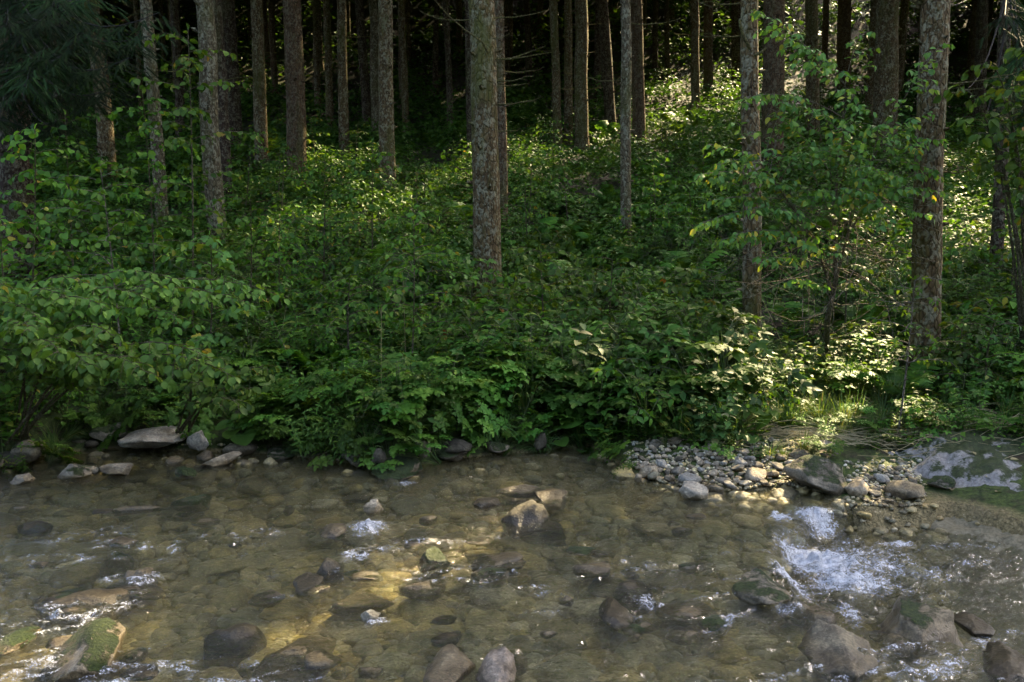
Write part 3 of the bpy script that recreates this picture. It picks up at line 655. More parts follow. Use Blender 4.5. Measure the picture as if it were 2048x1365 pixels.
def crown_mesh(base, ax, z0, z1, rad, dens=1.0, r=None):
    """sprays of drooping needle twigs in whorls round the stem"""
    nb = int((z1 - z0) / .55 * 6.5 * dens)
    hz = z0 + (z1 - z0) * rng.random(nb) ** 1.1; f = (hz - z0) / (z1 - z0)
    L = rad * np.minimum(1, (1.08 - f) * 1.5) * rng.uniform(.65, 1.15, nb); a = rng.uniform(0, 2 * np.pi, nb)
    o = base[None] + ax[None] * hz[:, None]
    k = 9; tq = np.linspace(.12, 1, k)
    dirh = np.stack([np.cos(a), np.sin(a), np.zeros(nb)], 1); side = np.stack([-np.sin(a), np.cos(a), np.zeros(nb)], 1)
    droop = rng.uniform(.15, .55, nb)
    C, X, Nn, Ls = [], [], [], []
    for s in (1, -1):
        p = o[:, None] + dirh[:, None] * (L[:, None] * tq)[..., None] - np.array([0, 0, 1.]) * (droop[:, None] * L[:, None] * tq ** 1.6)[..., None]
        x = dirh[:, None] * .75 + s * side[:, None] * rng.uniform(.5, 1.1, (nb, k))[..., None] - np.array([0, 0, 1.]) * rng.uniform(.1, .7, (nb, k))[..., None]
        C.append(p.reshape(-1, 3)); X.append(x.reshape(-1, 3)); Nn.append(np.tile([0, 0, 1.], (nb * k, 1)) + rng.normal(0, .35, (nb * k, 3)))
        Ls.append((L[:, None] * (.5 - .28 * tq) * rng.uniform(.8, 1.3, (nb, k)) + .25).ravel())
    C, X, Nn, Ls = map(np.concatenate, (C, X, Nn, Ls))
    keep = ~culled(C + unit(X) * Ls[:, None] * .5)
    b = Buf(); leaves(b, SPRAY, C[keep], X[keep], Nn[keep], Ls[keep])
    return b.mesh('crown', M_NEEDLE) if b.n else None
sv = [(0, 0, 0)]; stt = []
for q, tq in enumerate(np.linspace(.1, .9, 5)):
    for s in (1, -1):
        n0 = len(sv); sv += [(tq - .1, 0, -.1 * tq * tq), (tq + .06, 0, -.1 * tq * tq), (tq + .16, s * .27 * (1.1 - tq * .7), -.12 * tq - .06)]; stt.append((n0, n0 + 1, n0 + 2))
n0 = len(sv); sv += [(0, .02, 0), (0, -.02, 0), (1.05, 0, -.14)]; stt.append((n0, n0 + 1, n0 + 2))
SPRAY = (np.array(sv, float), np.array(stt))

def trunk_mesh(axis, Ht, R, mat, seed, rings=70, k=22, knots=40, flare=.5):
    r = np.random.default_rng(seed); b = Buf()
    zz = np.concatenate([np.linspace(0, min(9, Ht * .5), rings), np.linspace(min(9, Ht * .5) + .5, Ht, 14)])
    th = np.linspace(0, 2 * np.pi, k, endpoint=False)
    wob = .018 * np.stack([fbm(zz * .5, seed * 1.3, 0, 2), fbm(zz * .5, seed * 2.1, 5, 2)], 1) * np.minimum(zz, 3)[:, None]
    rr = R * (1 - .80 * (zz / Ht) ** 1.15) + R * flare * np.exp(-zz / .22)
    Z, TH = np.meshgrid(zz, th, indexing='ij')
    d = 1 + .07 * fbm(np.cos(TH) * 2 + seed, np.sin(TH) * 2, Z * 1.4, 3) + .03 * fbm(np.cos(TH) * 9, np.sin(TH) * 9 + seed, Z * 9, 2)
    d = d + .16 * np.exp(-Z / .25) * np.cos(TH * 5 + seed)
    X = rr[:, None] * d * np.cos(TH) + wob[:, :1]; Yv = rr[:, None] * d * np.sin(TH) + wob[:, 1:]
    V = np.stack([X + axis[0] * Z, Yv + axis[1] * Z, axis[2] * Z], -1).reshape(-1, 3); n = len(zz)
    i = np.arange(n - 1)[:, None] * k; j = np.arange(k)[None]; j2 = (j + 1) % k
    T = np.concatenate([np.stack([i + j, i + j2, i + k + j2], -1).reshape(-1, 3), np.stack([i + j, i + k + j2, i + k + j], -1).reshape(-1, 3)])
    b.add(V, T, .5)
    for w in np.arange(.6, min(Ht * .5, 9), .42):                         # branch stubs in whorls
        for _ in range(r.integers(1, 5)):
            a = r.uniform(0, 6.28); z = w + r.normal(0, .05); q = np.interp(z, zz, rr); l = r.uniform(.03, .07) + R * .06
            p0 = axis * z + np.array([math.cos(a), math.sin(a), 0]) * q * .9
            tube(b, [p0, p0 + np.array([math.cos(a), math.sin(a), .15]) * (q * .1 + l)], [R * .13 + .008, R * .07 + .004], 5)
    return b.mesh('trunk', mat, True)
trees = []
def tree(label, pt, pb, pyb, w, mat, Y=None, off=.45, Ht=None, z0=None, rad=2.3, dead=0, group=None, dens=1.0, knots=True):
    G = hit(pb, pyb, off) if Y is None else at(pb, pyb, Y)
    x, y = G[0], G[1]; z = float(H(x, y)) - .12
    top = at(pt, 0, y); base = np.array([x, y, z])
    ax = unit(top - base); Ht = Ht or rng.uniform(20, 25); z0 = z0 or rng.uniform(10, 13); rad = 1.7 if y < 14.5 else rad
    R = w * y / F / 2 * 1.03
    far = y > 24
    rt = thing('spruce_tree', label, 'tree', (x, y, z), group)
    obj('trunk', trunk_mesh(ax, Ht, R, mat, int(pb * 3 + pyb), 40 if far else 90, 12 if far else 26), rt)
    cm = crown_mesh(base, ax, z0, Ht, rad, dens)
    if cm:
        o = obj('crown', cm, rt); o.location = (-x, -y, -z)
    for q in range(dead):
        b = Buf(); h0 = rng.uniform(1.6, 6.5) if q else 3.2; a = rng.choice([rng.uniform(-.7, .7), rng.uniform(2.4, 3.9), rng.uniform(0, 6.28)]); l = rng.uniform(.25, .8) * (1.0 if y < 15 else 1.3)
        tt = np.linspace(0, 1, 7); p = ax[None] * h0 + np.stack([np.cos(a) * tt * l + .03 * rng.normal(size=7) * tt, np.sin(a) * tt * l, -.10 * l * tt + .22 * l * tt ** 2 + .02 * rng.normal(size=7) * tt], 1)
        p += np.array([math.cos(a), math.sin(a), 0]) * R * .8
        tube(b, p, np.linspace(.011, .003, 7) * (1 if y < 15 else 1.2), 5)
        if l > .45:
            m0 = p[3]; tube(b, [m0, m0 + [math.cos(a + .6) * l * .2, math.sin(a + .6) * l * .2, .03], m0 + [math.cos(a + .5) * l * .38, math.sin(a + .5) * l * .38, .02]], [.006, .004, .002], 4)
        obj('dead_branch', b.mesh('dead_branch', M_MOSSTWIG, True), rt)
    trees.append((x, y)); return rt, base, ax, R
T1 = tree('thick brown spruce at the left edge half hidden by dark needle boughs', 14, 42, 520, 60, M_BARKD, off=.5, dead=3)
tree('spruce behind the left leaves with a sunlit right edge near its foot', 185, 218, 345, 31, M_BARK, dead=1)
tree('slim grey lichen covered trunk behind the left saplings', 292, 326, 440, 25, M_BARKG, dead=2)
tree('pale grey lichen mottled trunk right of the left saplings', 405, 437, 490, 36, M_BARKG, dead=2)
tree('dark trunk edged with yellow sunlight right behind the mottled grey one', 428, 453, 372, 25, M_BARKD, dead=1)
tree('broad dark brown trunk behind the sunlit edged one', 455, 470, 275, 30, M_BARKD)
tree('slim spruce with bent snag at its foot on the left slope', 514, 522, 305, 25, M_BARK, dead=2)
tree('stout reddish brown spruce standing alone left of middle', 584, 594, 345, 38, M_BARKR, dead=2)
tree('thin spruce between stout reddish one and black footed one', 653, 660, 235, 15, M_BARK)
tree('straight spruce with a black charred looking foot', 682, 688, 285, 20, M_BARK, dead=2)
tree('thin dim spruce right of the black footed spruce', 718, 736, 240, 18, M_BARKD)
tree('thin lichen spotted spruce close left of the mossy mid left spruce', 745, 752, 255, 17, M_BARKG)
tree('mossy spruce with lower trunk hidden in bushes left of centre', 772, 776, 372, 30, M_BARK, dead=3)
tree('thin spruce just right of the mossy mid left spruce', 802, 812, 240, 14, M_BARK, dead=1)
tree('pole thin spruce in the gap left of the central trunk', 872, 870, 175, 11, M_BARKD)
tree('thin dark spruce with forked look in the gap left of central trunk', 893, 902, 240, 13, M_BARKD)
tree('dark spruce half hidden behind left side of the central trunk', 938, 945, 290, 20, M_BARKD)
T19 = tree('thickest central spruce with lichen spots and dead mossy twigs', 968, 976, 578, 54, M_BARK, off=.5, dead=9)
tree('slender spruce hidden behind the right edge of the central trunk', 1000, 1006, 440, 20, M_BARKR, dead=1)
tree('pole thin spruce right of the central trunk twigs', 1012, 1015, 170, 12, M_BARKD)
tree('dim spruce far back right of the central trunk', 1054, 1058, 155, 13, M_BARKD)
tree('first of three close spruces right of the central trunk', 1106, 1116, 272, 17, M_BARK, dead=1)
tree('dim middle one of three close spruces right of the central trunk', 1135, 1138, 262, 17, M_BARK)
tree('stout spruce with glowing right edge and short bare twigs', 1161, 1165, 278, 27, M_BARK, dead=12)
tree('thin dim spruce just behind the glowing edged spruce', 1196, 1196, 185, 14, M_BARKD)
tree('dark leaning spruce right of the glowing edged spruce', 1205, 1224, 240, 22, M_BARKD)
T26 = tree('slim yellowish lichen covered spruce reaching low into the ferns', 1250, 1254, 470, 21, M_BARKG, dead=4)
tree('reddish spruce just behind the slim yellowish lichen covered spruce', 1272, 1280, 272, 25, M_BARKR)
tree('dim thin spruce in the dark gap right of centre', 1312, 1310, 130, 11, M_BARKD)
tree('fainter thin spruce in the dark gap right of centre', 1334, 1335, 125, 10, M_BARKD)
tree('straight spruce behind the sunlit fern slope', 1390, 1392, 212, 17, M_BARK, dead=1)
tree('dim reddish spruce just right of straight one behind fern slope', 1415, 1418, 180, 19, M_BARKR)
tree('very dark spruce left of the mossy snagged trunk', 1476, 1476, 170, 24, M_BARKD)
T32 = tree('mossy near trunk with broken snags behind the right shrub', 1505, 1506, 672, 36, M_BARK, off=.4, dead=6)
tree('thick brown spruce directly behind the mossy snagged trunk', 1547, 1545, 330, 42, M_BARKR, dead=2)
tree('mid sized spruce seen through the top of right shrub', 1622, 1628, 255, 26, M_BARK, dead=2)
tree('thin orange barked spruce behind the right shrub top', 1652, 1650, 150, 12, M_BARKR)
tree('dim brown spruce right of the thin orange barked one', 1690, 1688, 190, 27, M_BARKR)
tree('thick brown spruce left of the big right trunk', 1777, 1770, 290, 44, M_BARK, off=.5, dead=2)
T38 = tree('big right trunk standing bare down to the bank bushes', 1864, 1853, 722, 55, M_BARK, off=.3, dead=5)
T39 = tree('dark slender trunk near the right edge behind round leaves', 2018, 1994, 560, 24, M_BARKD, off=.4, dead=2)
tree('thin trunk with a pale lit strip at the upper right corner', 2034, 2030, 250, 12, M_BARKG)
tree('dim spruce behind needle boughs at upper right', 1965, 1960, 250, 22, M_BARKD)
tree('dim spruce behind needle boughs at upper left', 108, 125, 290, 22, M_BARKD)
tree('dim narrow spruce behind the slim grey left trunk', 350, 360, 270, 18, M_BARKD)
# the forest that runs on up the hill and out of frame on both sides; it shades the ground
n = 0
for _ in range(12000):
    if n >= 235: break
    x, y = rng.uniform(-46, 66), rng.uniform(9, 58)
    infr = abs(x) < .62 * y + .6
    if infr and y < 33: continue
    if not infr and (x < -.62 * y - 10 or x > .62 * y + 22 or y < 11): continue
    if any((a - x) ** 2 + (b - y) ** 2 < (2.7 if y > 33 else 3.2) ** 2 for a, b in trees): continue
    zz_ = np.arange(1, 22, .3); pp_ = np.stack([np.full(len(zz_), x), np.full(len(zz_), y), float(H(x, y)) + zz_], 1)
    if culled_trunk(pp_): continue
    z = float(H(x, y)) - .1; base = np.array([x, y, z]); Ht = rng.uniform(19, 25); ax = unit([rng.normal(0, .012), rng.normal(0, .012), 1])
    lab = ('dim spruce trunk far up the slope among many others' if infr else 'spruce beyond the frame whose crown shades the slope')
    rt = thing('spruce_tree', lab, 'tree', (x, y, z), 'spruces far up the dark slope' if infr else 'spruces beside the view')
    obj('trunk', trunk_mesh(ax, Ht, rng.uniform(.08, .2), (M_BARK, M_BARK, M_BARKR)[n % 3], n, 24, 10), rt)
    cm = crown_mesh(base, ax, rng.uniform(9, 12) if y < 38 else rng.uniform(4, 7), Ht, 2.5, .8 if y < 38 else 1.15)
    if cm:
        o = obj('crown', cm, rt); o.location = (-x, -y, -z)
    trees.append((x, y)); n += 1
# unseen near-bank trees behind the viewer, added to block low sky light
for k in range(18):
    x, y = -30 + 3.5 * k + rng.uniform(-.8, .8), -17 - 4 * (k % 3) + rng.uniform(-1, 1); z = float(H(x, y)) - .1; base = np.array([x, y, z])
    rt = thing('spruce_tree', 'unseen spruce behind the viewer added to block low sky light', 'tree', (x, y, z), 'unseen spruces added behind the viewer')
    obj('trunk', trunk_mesh(np.array([0, 0, 1.]), 20, .18, M_BARK, 900 + k, 24, 10), rt)
    cm = crown_mesh(base, np.array([0, 0, 1.]), 1.5, 20, 2.9, 1.0)
    if cm: obj('crown', cm, rt).location = (-x, -y, -z)

# low live boughs with needles, at the two upper corners
nv, nt_ = [], []
for q in range(26):
    tq = q / 26
    for s in (1, -1):
        n0 = len(nv); l = .10 * (1.1 - .5 * tq); nv += [(tq, 0, .004), (tq + .04, 0, -.004), (tq + .10, s * l, .012 * ((q % 3) - 1))]; nt_.append((n0, n0 + 1, n0 + 2))
n0 = len(nv); nv += [(0, .008, 0), (0, -.008, 0), (1, 0, 0)]; nt_.append((n0, n0 + 1, n0 + 2))
NEEDLE = (np.array(nv, float), np.array(nt_))
def boughs(root, base, targets):
    for (p0, p1) in targets:
        b = Buf(); w = Buf(); p0, p1 = np.asarray(p0), np.asarray(p1); L = np.linalg.norm(p1 - p0); m = 10; tt = np.linspace(0, 1, m)
        P = p0 + (p1 - p0) * tt[:, None] - np.array([0, 0, 1.]) * (.12 * L * np.sin(tt * 3.1))[:, None]
        tube(w, P - base, np.linspace(.016, .004, m), 5)
        d = unit(p1 - p0); sd = unit(np.cross(d, [0, 0, 1.]))
        for s in np.arange(.12, 1, .035):
            c_ = p0 + (p1 - p0) * s - np.array([0, 0, 1.]) * .12 * L * math.sin(s * 3.1)
            for sg in (1, -1):
                l = rng.uniform(.35, .8) * (1.15 - s * .7); x = unit(d * .6 + sg * sd * .8 + np.array([0, 0, -rng.uniform(.0, .75)]) + rng.normal(0, .2, 3))
                ll = np.arange(.05, l, .13)
                if culled(np.array([c_ + x * l * .5]), gaps[:4]).any(): continue
                pp = c_[None] + x[None] * ll[:, None] + np.array([0, 0, -.25]) * (ll ** 2)[:, None]
                tube(w, np.concatenate([[c_], pp]) - base, .002, 3)
                for s2 in (1, -1, 0):
                    xx = np.tile(x, (len(ll), 1)) + (.7 * s2) * unit(np.cross(x, [0, 0, 1.]))[None] + rng.normal(0, .12, (len(ll), 3)) + [0, 0, -.35]
                    leaves(b, NEEDLE, pp - base, xx, rng.normal(0, .4, (len(ll), 3)) + [0, 0, 1], rng.uniform(.11, .2, len(ll)))
        if not b.n: continue
        o = obj('bough', b.mesh('bough', M_NEEDLE), root); obj('twigs', w.mesh('twigs', M_DKTWIG, True), o)
rt, bs, ax, R = T1
boughs(rt, bs, [(bs + ax * h_, at(px, py, Y)) for (h_, px, py, Y) in ((4.6, 260, 110, 9.6), (4.4, 160, 60, 9.3), (4.2, 60, 130, 9.2), (5.2, 320, 20, 9.8), (4.0, 230, 170, 10.4), (3.7, -40, 210, 9.4), (5.0, 120, -20, 9.2), (3.5, 120, 235, 10.6), (4.8, 300, 70, 11), (5.0, 10, 20, 9.4), (4.6, 90, 90, 9.6), (5.4, 210, -30, 9.9))])
rt, bs, ax, R = T39
boughs(rt, bs, [(bs + ax * h_, at(px, py, Y)) for (h_, px, py, Y) in ((4.9, 1890, 85, 10.6), (4.6, 1930, 180, 10.4), (5.0, 2060, 110, 10.0), (4.2, 1960, 260, 10.8), (5.4, 1900, 10, 10.6), (4.4, 2090, 200, 10.4), (5.3, 2010, 30, 10.2), (4.7, 1915, 130, 11))])
# long bare twig and mossy snags on the near trunks
def extra(tr, pts, r0, mat=M_MOSSTWIG, r1=.003):
    rt, bs, ax, R = tr; b = Buf(); P = np.array([at(px, py, Y) for (px, py, Y) in pts]) - bs
    tube(b, P, np.linspace(r0, r1, len(P)), 6); obj('dead_branch', b.mesh('dead_branch', mat, True), rt)
y_ = T19[1][1]
extra(T19, [(976, 105, y_ - .18), (965, 85, y_ - .4), (930, 60, y_ - .5), (895, 30, y_ - .6), (862, -8, y_ - .7)], .014)
extra(T19, [(990, 118, y_ - .05), (1020, 119, y_), (1050, 108, y_), (1090, 93, y_)], .016)
extra(T19, [(995, 119, y_ - .05), (1040, 116, y_ + .1), (1085, 108, y_ + .1), (1106, 104, y_ + .1)], .010)
extra(T19, [(990, 213, y_ - .05), (1010, 210, y_), (1024, 205, y_)], .009)
extra(T19, [(985, 36, y_ - .05), (1030, 35, y_), (1070, 28, y_), (1098, 20, y_)], .009)
extra(T19, [(985, 78, y_ - .1), (1005, 76, y_ - .2), (1020, 67, y_ - .2)], .006)
y_ = T32[1][1]
extra(T32, [(1500, 98, y_ - .1), (1488, 75, y_ - .18), (1480, 52, y_ - .2), (1479, 40, y_ - .2)], .022, r1=.012)
extra(T32, [(1508, 112, y_ - .1), (1524, 104, y_ - .15), (1532, 96, y_ - .15)], .02, r1=.012)
extra(T32, [(1500, 285, y_ - .1), (1492, 270, y_ - .16), (1490, 255, y_ - .16)], .025, r1=.012)
extra(T32, [(1505, 195, y_ - .1), (1502, 170, y_ - .13), (1503, 150, y_ - .13)], .012, M_BARKD)

# ------------------------------------------------------------------ shrubs and saplings
def twig_leaves(lb, wb, P, tm, ln, gap_, jit=.35, flat=.8, side=.9, wid=1.0, end=True, droop=.25):
    """leaves set alternately along a twig polyline P"""
    P = np.asarray(P, float); seg = np.linalg.norm(np.diff(P, axis=0), axis=1); cum = np.concatenate([[0], np.cumsum(seg)])
    s = np.arange(gap_ * .6, cum[-1], gap_)
    if len(s) == 0: return
    s = s + rng.uniform(-.2, .2, len(s)) * gap_
    pos = np.stack([np.interp(s, cum, P[:, k]) for k in range(3)], 1)
    d = unit(np.stack([np.interp(s + .01, np.append(cum, cum[-1] + .01), np.append(P[:, k], P[-1, k] + (P[-1, k] - P[-2, k]) * .01 / max(seg[-1], 1e-6))) for k in range(3)], 1) - pos)
    sd = unit(np.cross(d, [0, 0, 1.])); alt = np.where(np.arange(len(s)) % 2 == 0, 1, -1)[:, None]
    X = d * .6 + sd * alt * side + rng.normal(0, jit * .5, (len(s), 3)) + [0, 0, -droop]
    Nn = np.array([0, 0, 1.]) * flat + rng.normal(0, jit, (len(s), 3))
    L = ln * rng.uniform(.65, 1.15, len(s))
    leaves(lb, tm, pos + unit(X) * .012, X, Nn, L, None, wid)
    if end: leaves(lb, tm, P[-1:], (P[-1:] - P[-2:-1]) + [[0, 0, -.05]], [[0, 0, 1.]] + rng.normal(0, jit, (1, 3)), [ln * .8], None, wid)
def bez(a, b, c, n=9):
    t_ = np.linspace(0, 1, n)[:, None]; a, b, c = map(np.asarray, (a, b, c)); return (1 - t_) ** 2 * a + 2 * t_ * (1 - t_) * b + t_ ** 2 * c
def branch(lb, wb, a, b, c, tm, ln, gap_, side_gap, side_len, r0=.008, droop=.3, jit=.35, wid=1.0, start=.3, ldroop=.25):
    P = bez(a, b, c, 12); tube(wb, P, np.linspace(r0, .0022, 12), 5)
    L = np.linalg.norm(np.diff(P, axis=0), axis=1).sum(); k = max(2, int(L * (1 - start) / side_gap))
    for i, s in enumerate(np.linspace(start, .97, k)):
        j = s * 11; i0 = min(int(j), 10); p = P[i0] + (P[i0 + 1] - P[i0]) * (j - i0); d = unit(P[i0 + 1] - P[i0]); sd = unit(np.cross(d, [0, 0, 1.]))
        l = side_len * rng.uniform(.5, 1.2) * (1.15 - .75 * s)
        x = unit(d * rng.uniform(.5, 1) + sd * (1 if i % 2 else -1) * rng.uniform(.6, 1.1) + rng.normal(0, .12, 3))
        q = bez(p, p + x * l * .5 + [0, 0, .02], p + x * l - [0, 0, droop * l], 6)
        tube(wb, q, np.linspace(.0035, .0012, 6), 4); twig_leaves(lb, wb, q, tm, ln, gap_, jit, wid=wid, droop=ldroop)
    twig_leaves(lb, wb, P[int(12 * start):], tm, ln, gap_ * 1.2, jit, wid=wid, droop=ldroop)
def finish(name, label, cat, base, lb, wb, lm, wm_, group=None):
    rt = thing(name, label, cat, base, group)
    o = obj('foliage', lb.mesh('foliage', lm), rt); o.location = -np.asarray(base)
    o = obj('stems', wb.mesh('stems', wm_, True), rt); o.location = -np.asarray(base)
    return rt
def bush(name, label, base_px, tips, tm, ln, lm, wm_=M_STEM, gap_=.05, sg=.10, sl=.3, lift=.35, r0=.012, droop=.3, jit=.35, wid=1.0, base=None, start=.3, ldroop=.25, group=None, cat='shrub'):
    """tips: (px, py, distance) of the ends of its main branches"""
    if base is None: base = hit(*base_px); base[2] = float(H(base[0], base[1])) - .03
    lb, wb = Buf(), Buf()
    for (px, py, Y) in tips:
        c_ = at(px, py, Y); m_ = base * .45 + c_ * .55; m_[2] = max(c_[2], base[2]) + lift * np.linalg.norm(c_ - base) * .3
        branch(lb, wb, base + rng.normal(0, .05, 3) * [1, 1, 0], m_, c_, tm, ln, gap_, sg, sl, r0, droop, jit, wid, start, ldroop)
    return finish(name, label, cat, base, lb, wb, lm, wm_, group)
def sapling(name, label, pb, pyb, pt, pyt, Y, spread, nbr, tm, ln, lm, wm_=M_STEM, lo=.25, gap_=.055, sl=.25, r0=.016, wid=1.0, up=.15, jit=.4, lean=0, group=None, cat='sapling', droop=.3, sg=.13):
    """an upright stem with tiers of branches"""
    top = at(pt, pyt, Y + lean); g_ = at(pb, pyb, Y); base = np.array([g_[0], Y, float(H(g_[0], Y)) - .03])
    lb, wb = Buf(), Buf(); P = bez(base, (base + top) / 2 + rng.normal(0, .05, 3), top, 14); tube(wb, P, np.linspace(r0, .004, 14), 7)
    Ht = top[2] - base[2]
    for i in range(nbr):
        s = lo + (1 - lo) * (i + rng.random()) / nbr; j = s * 13; i0 = min(int(j), 12); p = P[i0] + (P[i0 + 1] - P[i0]) * (j - i0)
        a = i * 2.4 + rng.normal(0, .4); l = spread * (1.1 - .6 * s ** 2) * rng.uniform(.55, 1.1)
        x = np.array([math.cos(a), math.sin(a), 0]); c_ = p + x * l + [0, 0, up * l * rng.uniform(-.6, 1.6)]
        branch(lb, wb, p, p + x * l * .5 + [0, 0, .22 * l], c_, tm, ln, gap_, sg, sl, .006, droop, jit, wid, .15)
    twig_leaves(lb, wb, P[9:], tm, ln, gap_, jit, wid=wid)
    return finish(name, label, cat, base, lb, wb, lm, wm_, group)
# hazel bushes over the left bank
b0 = np.array([onz(120, 880)[0], 7.2, .18])
bush('hazel_shrub', 'bright green hazel bush arching its lowest leaf sprays over the water', None,
     [(470, 755, 5.9), (430, 722, 6.0), (300, 750, 5.8), (385, 752, 6.1), (180, 735, 5.9), (120, 710, 5.8), (230, 675, 6.1), (60, 665, 6.0)],
     ROUND, .075, M_HAZEL, base=b0, lift=.5, gap_=.05, sg=.10, sl=.34, droop=.3, ldroop=.3)
b1 = np.array([onz(60, 850)[0] - .3, 7.7, .2])
bush('hazel_shrub', 'hazel bush whose upper sprays reach right across the dark bushes', None,
     [(560, 592, 6.9), (500, 610, 6.7), (430, 600, 7.0), (400, 650, 6.7), (300, 600, 6.8), (220, 620, 6.5), (140, 600, 6.6), (80, 640, 6.3), (10, 610, 6.4), (350, 560, 7.3), (180, 570, 7.0)],
     ROUND, .075, M_HAZEL, base=b1, lift=.5, gap_=.055, sg=.10, sl=.36, droop=.3, ldroop=.35)
b2 = np.array([onz(-80, 850)[0] - .2, 7.3, .25])
bush('hazel_shrub', 'hazel bush cut by the left edge above the shaded bank', None,
     [(20, 720, 6.1), (60, 660, 6.2), (-30, 650, 6.2), (30, 580, 6.4), (90, 730, 6.3), (10, 770, 6.3), (100, 600, 6.8)], ROUND, .08, M_HAZEL, base=b2, lift=.5, sl=.3)
bush('hazel_shrub', 'darker leafy bush in the shade below the arching hazel sprays', None,
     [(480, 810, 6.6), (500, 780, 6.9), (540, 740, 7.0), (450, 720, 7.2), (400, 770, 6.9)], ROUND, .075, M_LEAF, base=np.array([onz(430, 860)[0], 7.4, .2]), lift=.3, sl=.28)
SA = 'sapling'
sapling(SA, 'tall leafy sapling in front of the mottled grey left trunk', 372, 570, 376, 60, 9.6, .75, 26, ROUND, .085, M_LEAF, lo=.15)
sapling(SA, 'broad leafy sapling at the far left in front of the thick trunk', 40, 620, 70, 260, 8.8, .8, 24, ROUND, .085, M_LEAF, lo=.1)
sapling(SA, 'leafy sapling with slanting pale stem on the left slope', 232, 560, 200, 330, 8.6, .75, 20, ROUND, .08, M_LEAF, M_TWIG, lo=.35, r0=.012)
sapling(SA, 'leafy sapling in front of the slim grey left trunk', 300, 520, 285, 190, 10.4, .8, 22, ROUND, .085, M_LEAF, lo=.15)
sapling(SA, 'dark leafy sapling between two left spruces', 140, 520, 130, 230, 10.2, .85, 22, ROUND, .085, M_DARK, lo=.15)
sapling(SA, 'bushy sapling with yellowing leaves left of the sunny slope', 400, 600, 420, 470, 8.9, .7, 16, LOBED, .10, M_YEL, lo=.2)
sapling(SA, 'bushy sapling reaching into the sunny gap left of centre', 480, 560, 500, 400, 10.2, .8, 18, LOBED, .09, M_LEAF, lo=.2)
sapling(SA, 'low spreading bush left edge below the sapling crowns', 10, 650, 0, 430, 7.9, .7, 16, ROUND, .085, M_LEAF, lo=.1)
sapling(SA, 'rounded bush cresting the slope left of the mossy mid left spruce', 640, 480, 650, 318, 12.2, .95, 26, OVAL, .09, M_LEAF, lo=.15)
sapling(SA, 'round leaved bush in front of the mossy mid left spruce foot', 742, 470, 745, 285, 12.0, .7, 20, ROUND, .085, M_LEAF, lo=.2)
sapling(SA, 'low bush with lit leaf tips left of the sunny slope', 560, 560, 560, 430, 10.6, .8, 18, OVAL, .08, M_LEAF, lo=.15)
sapling(SA, 'thin straight sapling with flat leaf tiers left of the central trunk', 820, 735, 826, 415, 8.3, .62, 20, OVAL, .075, M_LEAF, lo=.3, up=.0, r0=.009)
sapling(SA, 'bushy sapling in front of the central trunk foot', 935, 720, 945, 560, 8.9, .6, 16, LOBED, .09, M_LEAF, lo=.25)
sapling(SA, 'round leaved bush right of the central trunk foot', 1090, 650, 1080, 500, 9.6, .75, 18, ROUND, .085, M_LEAF, lo=.15)
sapling(SA, 'round leaved bush in the shade below the slim yellowish spruce', 1215, 650, 1225, 520, 9.8, .75, 18, ROUND, .08, M_DARK, lo=.15)
sapling(SA, 'broad leaved bush left of the mossy snagged trunk', 1370, 660, 1360, 540, 9.2, .7, 16, ROUND, .085, M_LEAF, lo=.15)
sapling(SA, 'low bush of pointed leaves left of the thin straight sapling', 700, 690, 700, 560, 8.8, .65, 16, OVAL, .075, M_LEAF, lo=.2)
for k in range(22):
    px, py = rng.uniform(470, 1450), rng.uniform(300, 520); P = hit(px, py, .3); Y = P[1]; hh2 = rng.uniform(.9, 1.7); tp_ = hh2 * F / Y * .9
    sapling('bush', 'young leafy bush standing above the low plants of the slope', px, py, px + rng.uniform(-15, 15), py - tp_, Y, rng.uniform(.5, .9), 14, (OVAL, LOBED, ROUND)[k % 3], (.075, .085, .08)[k % 3], (M_LEAF, M_HAZEL, M_YEL, M_DARK)[k % 4], lo=.15, cat='bush', group='young bushes of the slope', sg=.16)
# the big shrub at the right with yellowing leaves and bare twigs
b3 = hit(1650, 745); b3[2] = float(H(b3[0], b3[1])) - .03
lb, wb = Buf(), Buf()
tb = Buf(); stemP = np.array([b3, at(1655, 640, 8.50), at(1672, 560, 8.50), at(1668, 430, 8.50), at(1680, 300, 8.45), at(1690, 170, 8.40)]); tube(tb, stemP, [.036, .030, .024, .019, .012, .006], 8)
stemQ = np.array([at(1665, 590, 8.50), at(1700, 450, 8.60), at(1740, 330, 8.60), at(1790, 230, 8.60)]); tube(tb, stemQ, [.016, .012, .009, .005], 7)
stemR = np.array([at(1668, 600, 8.50), at(1630, 480, 8.40), at(1560, 380, 8.20), at(1500, 300, 8.00)]); tube(tb, stemR, [.016, .012, .008, .004], 7)
def along(P, s):
    j = s * (len(P) - 1); i = min(int(j), len(P) - 2); return P[i] + (P[i + 1] - P[i]) * (j - i)
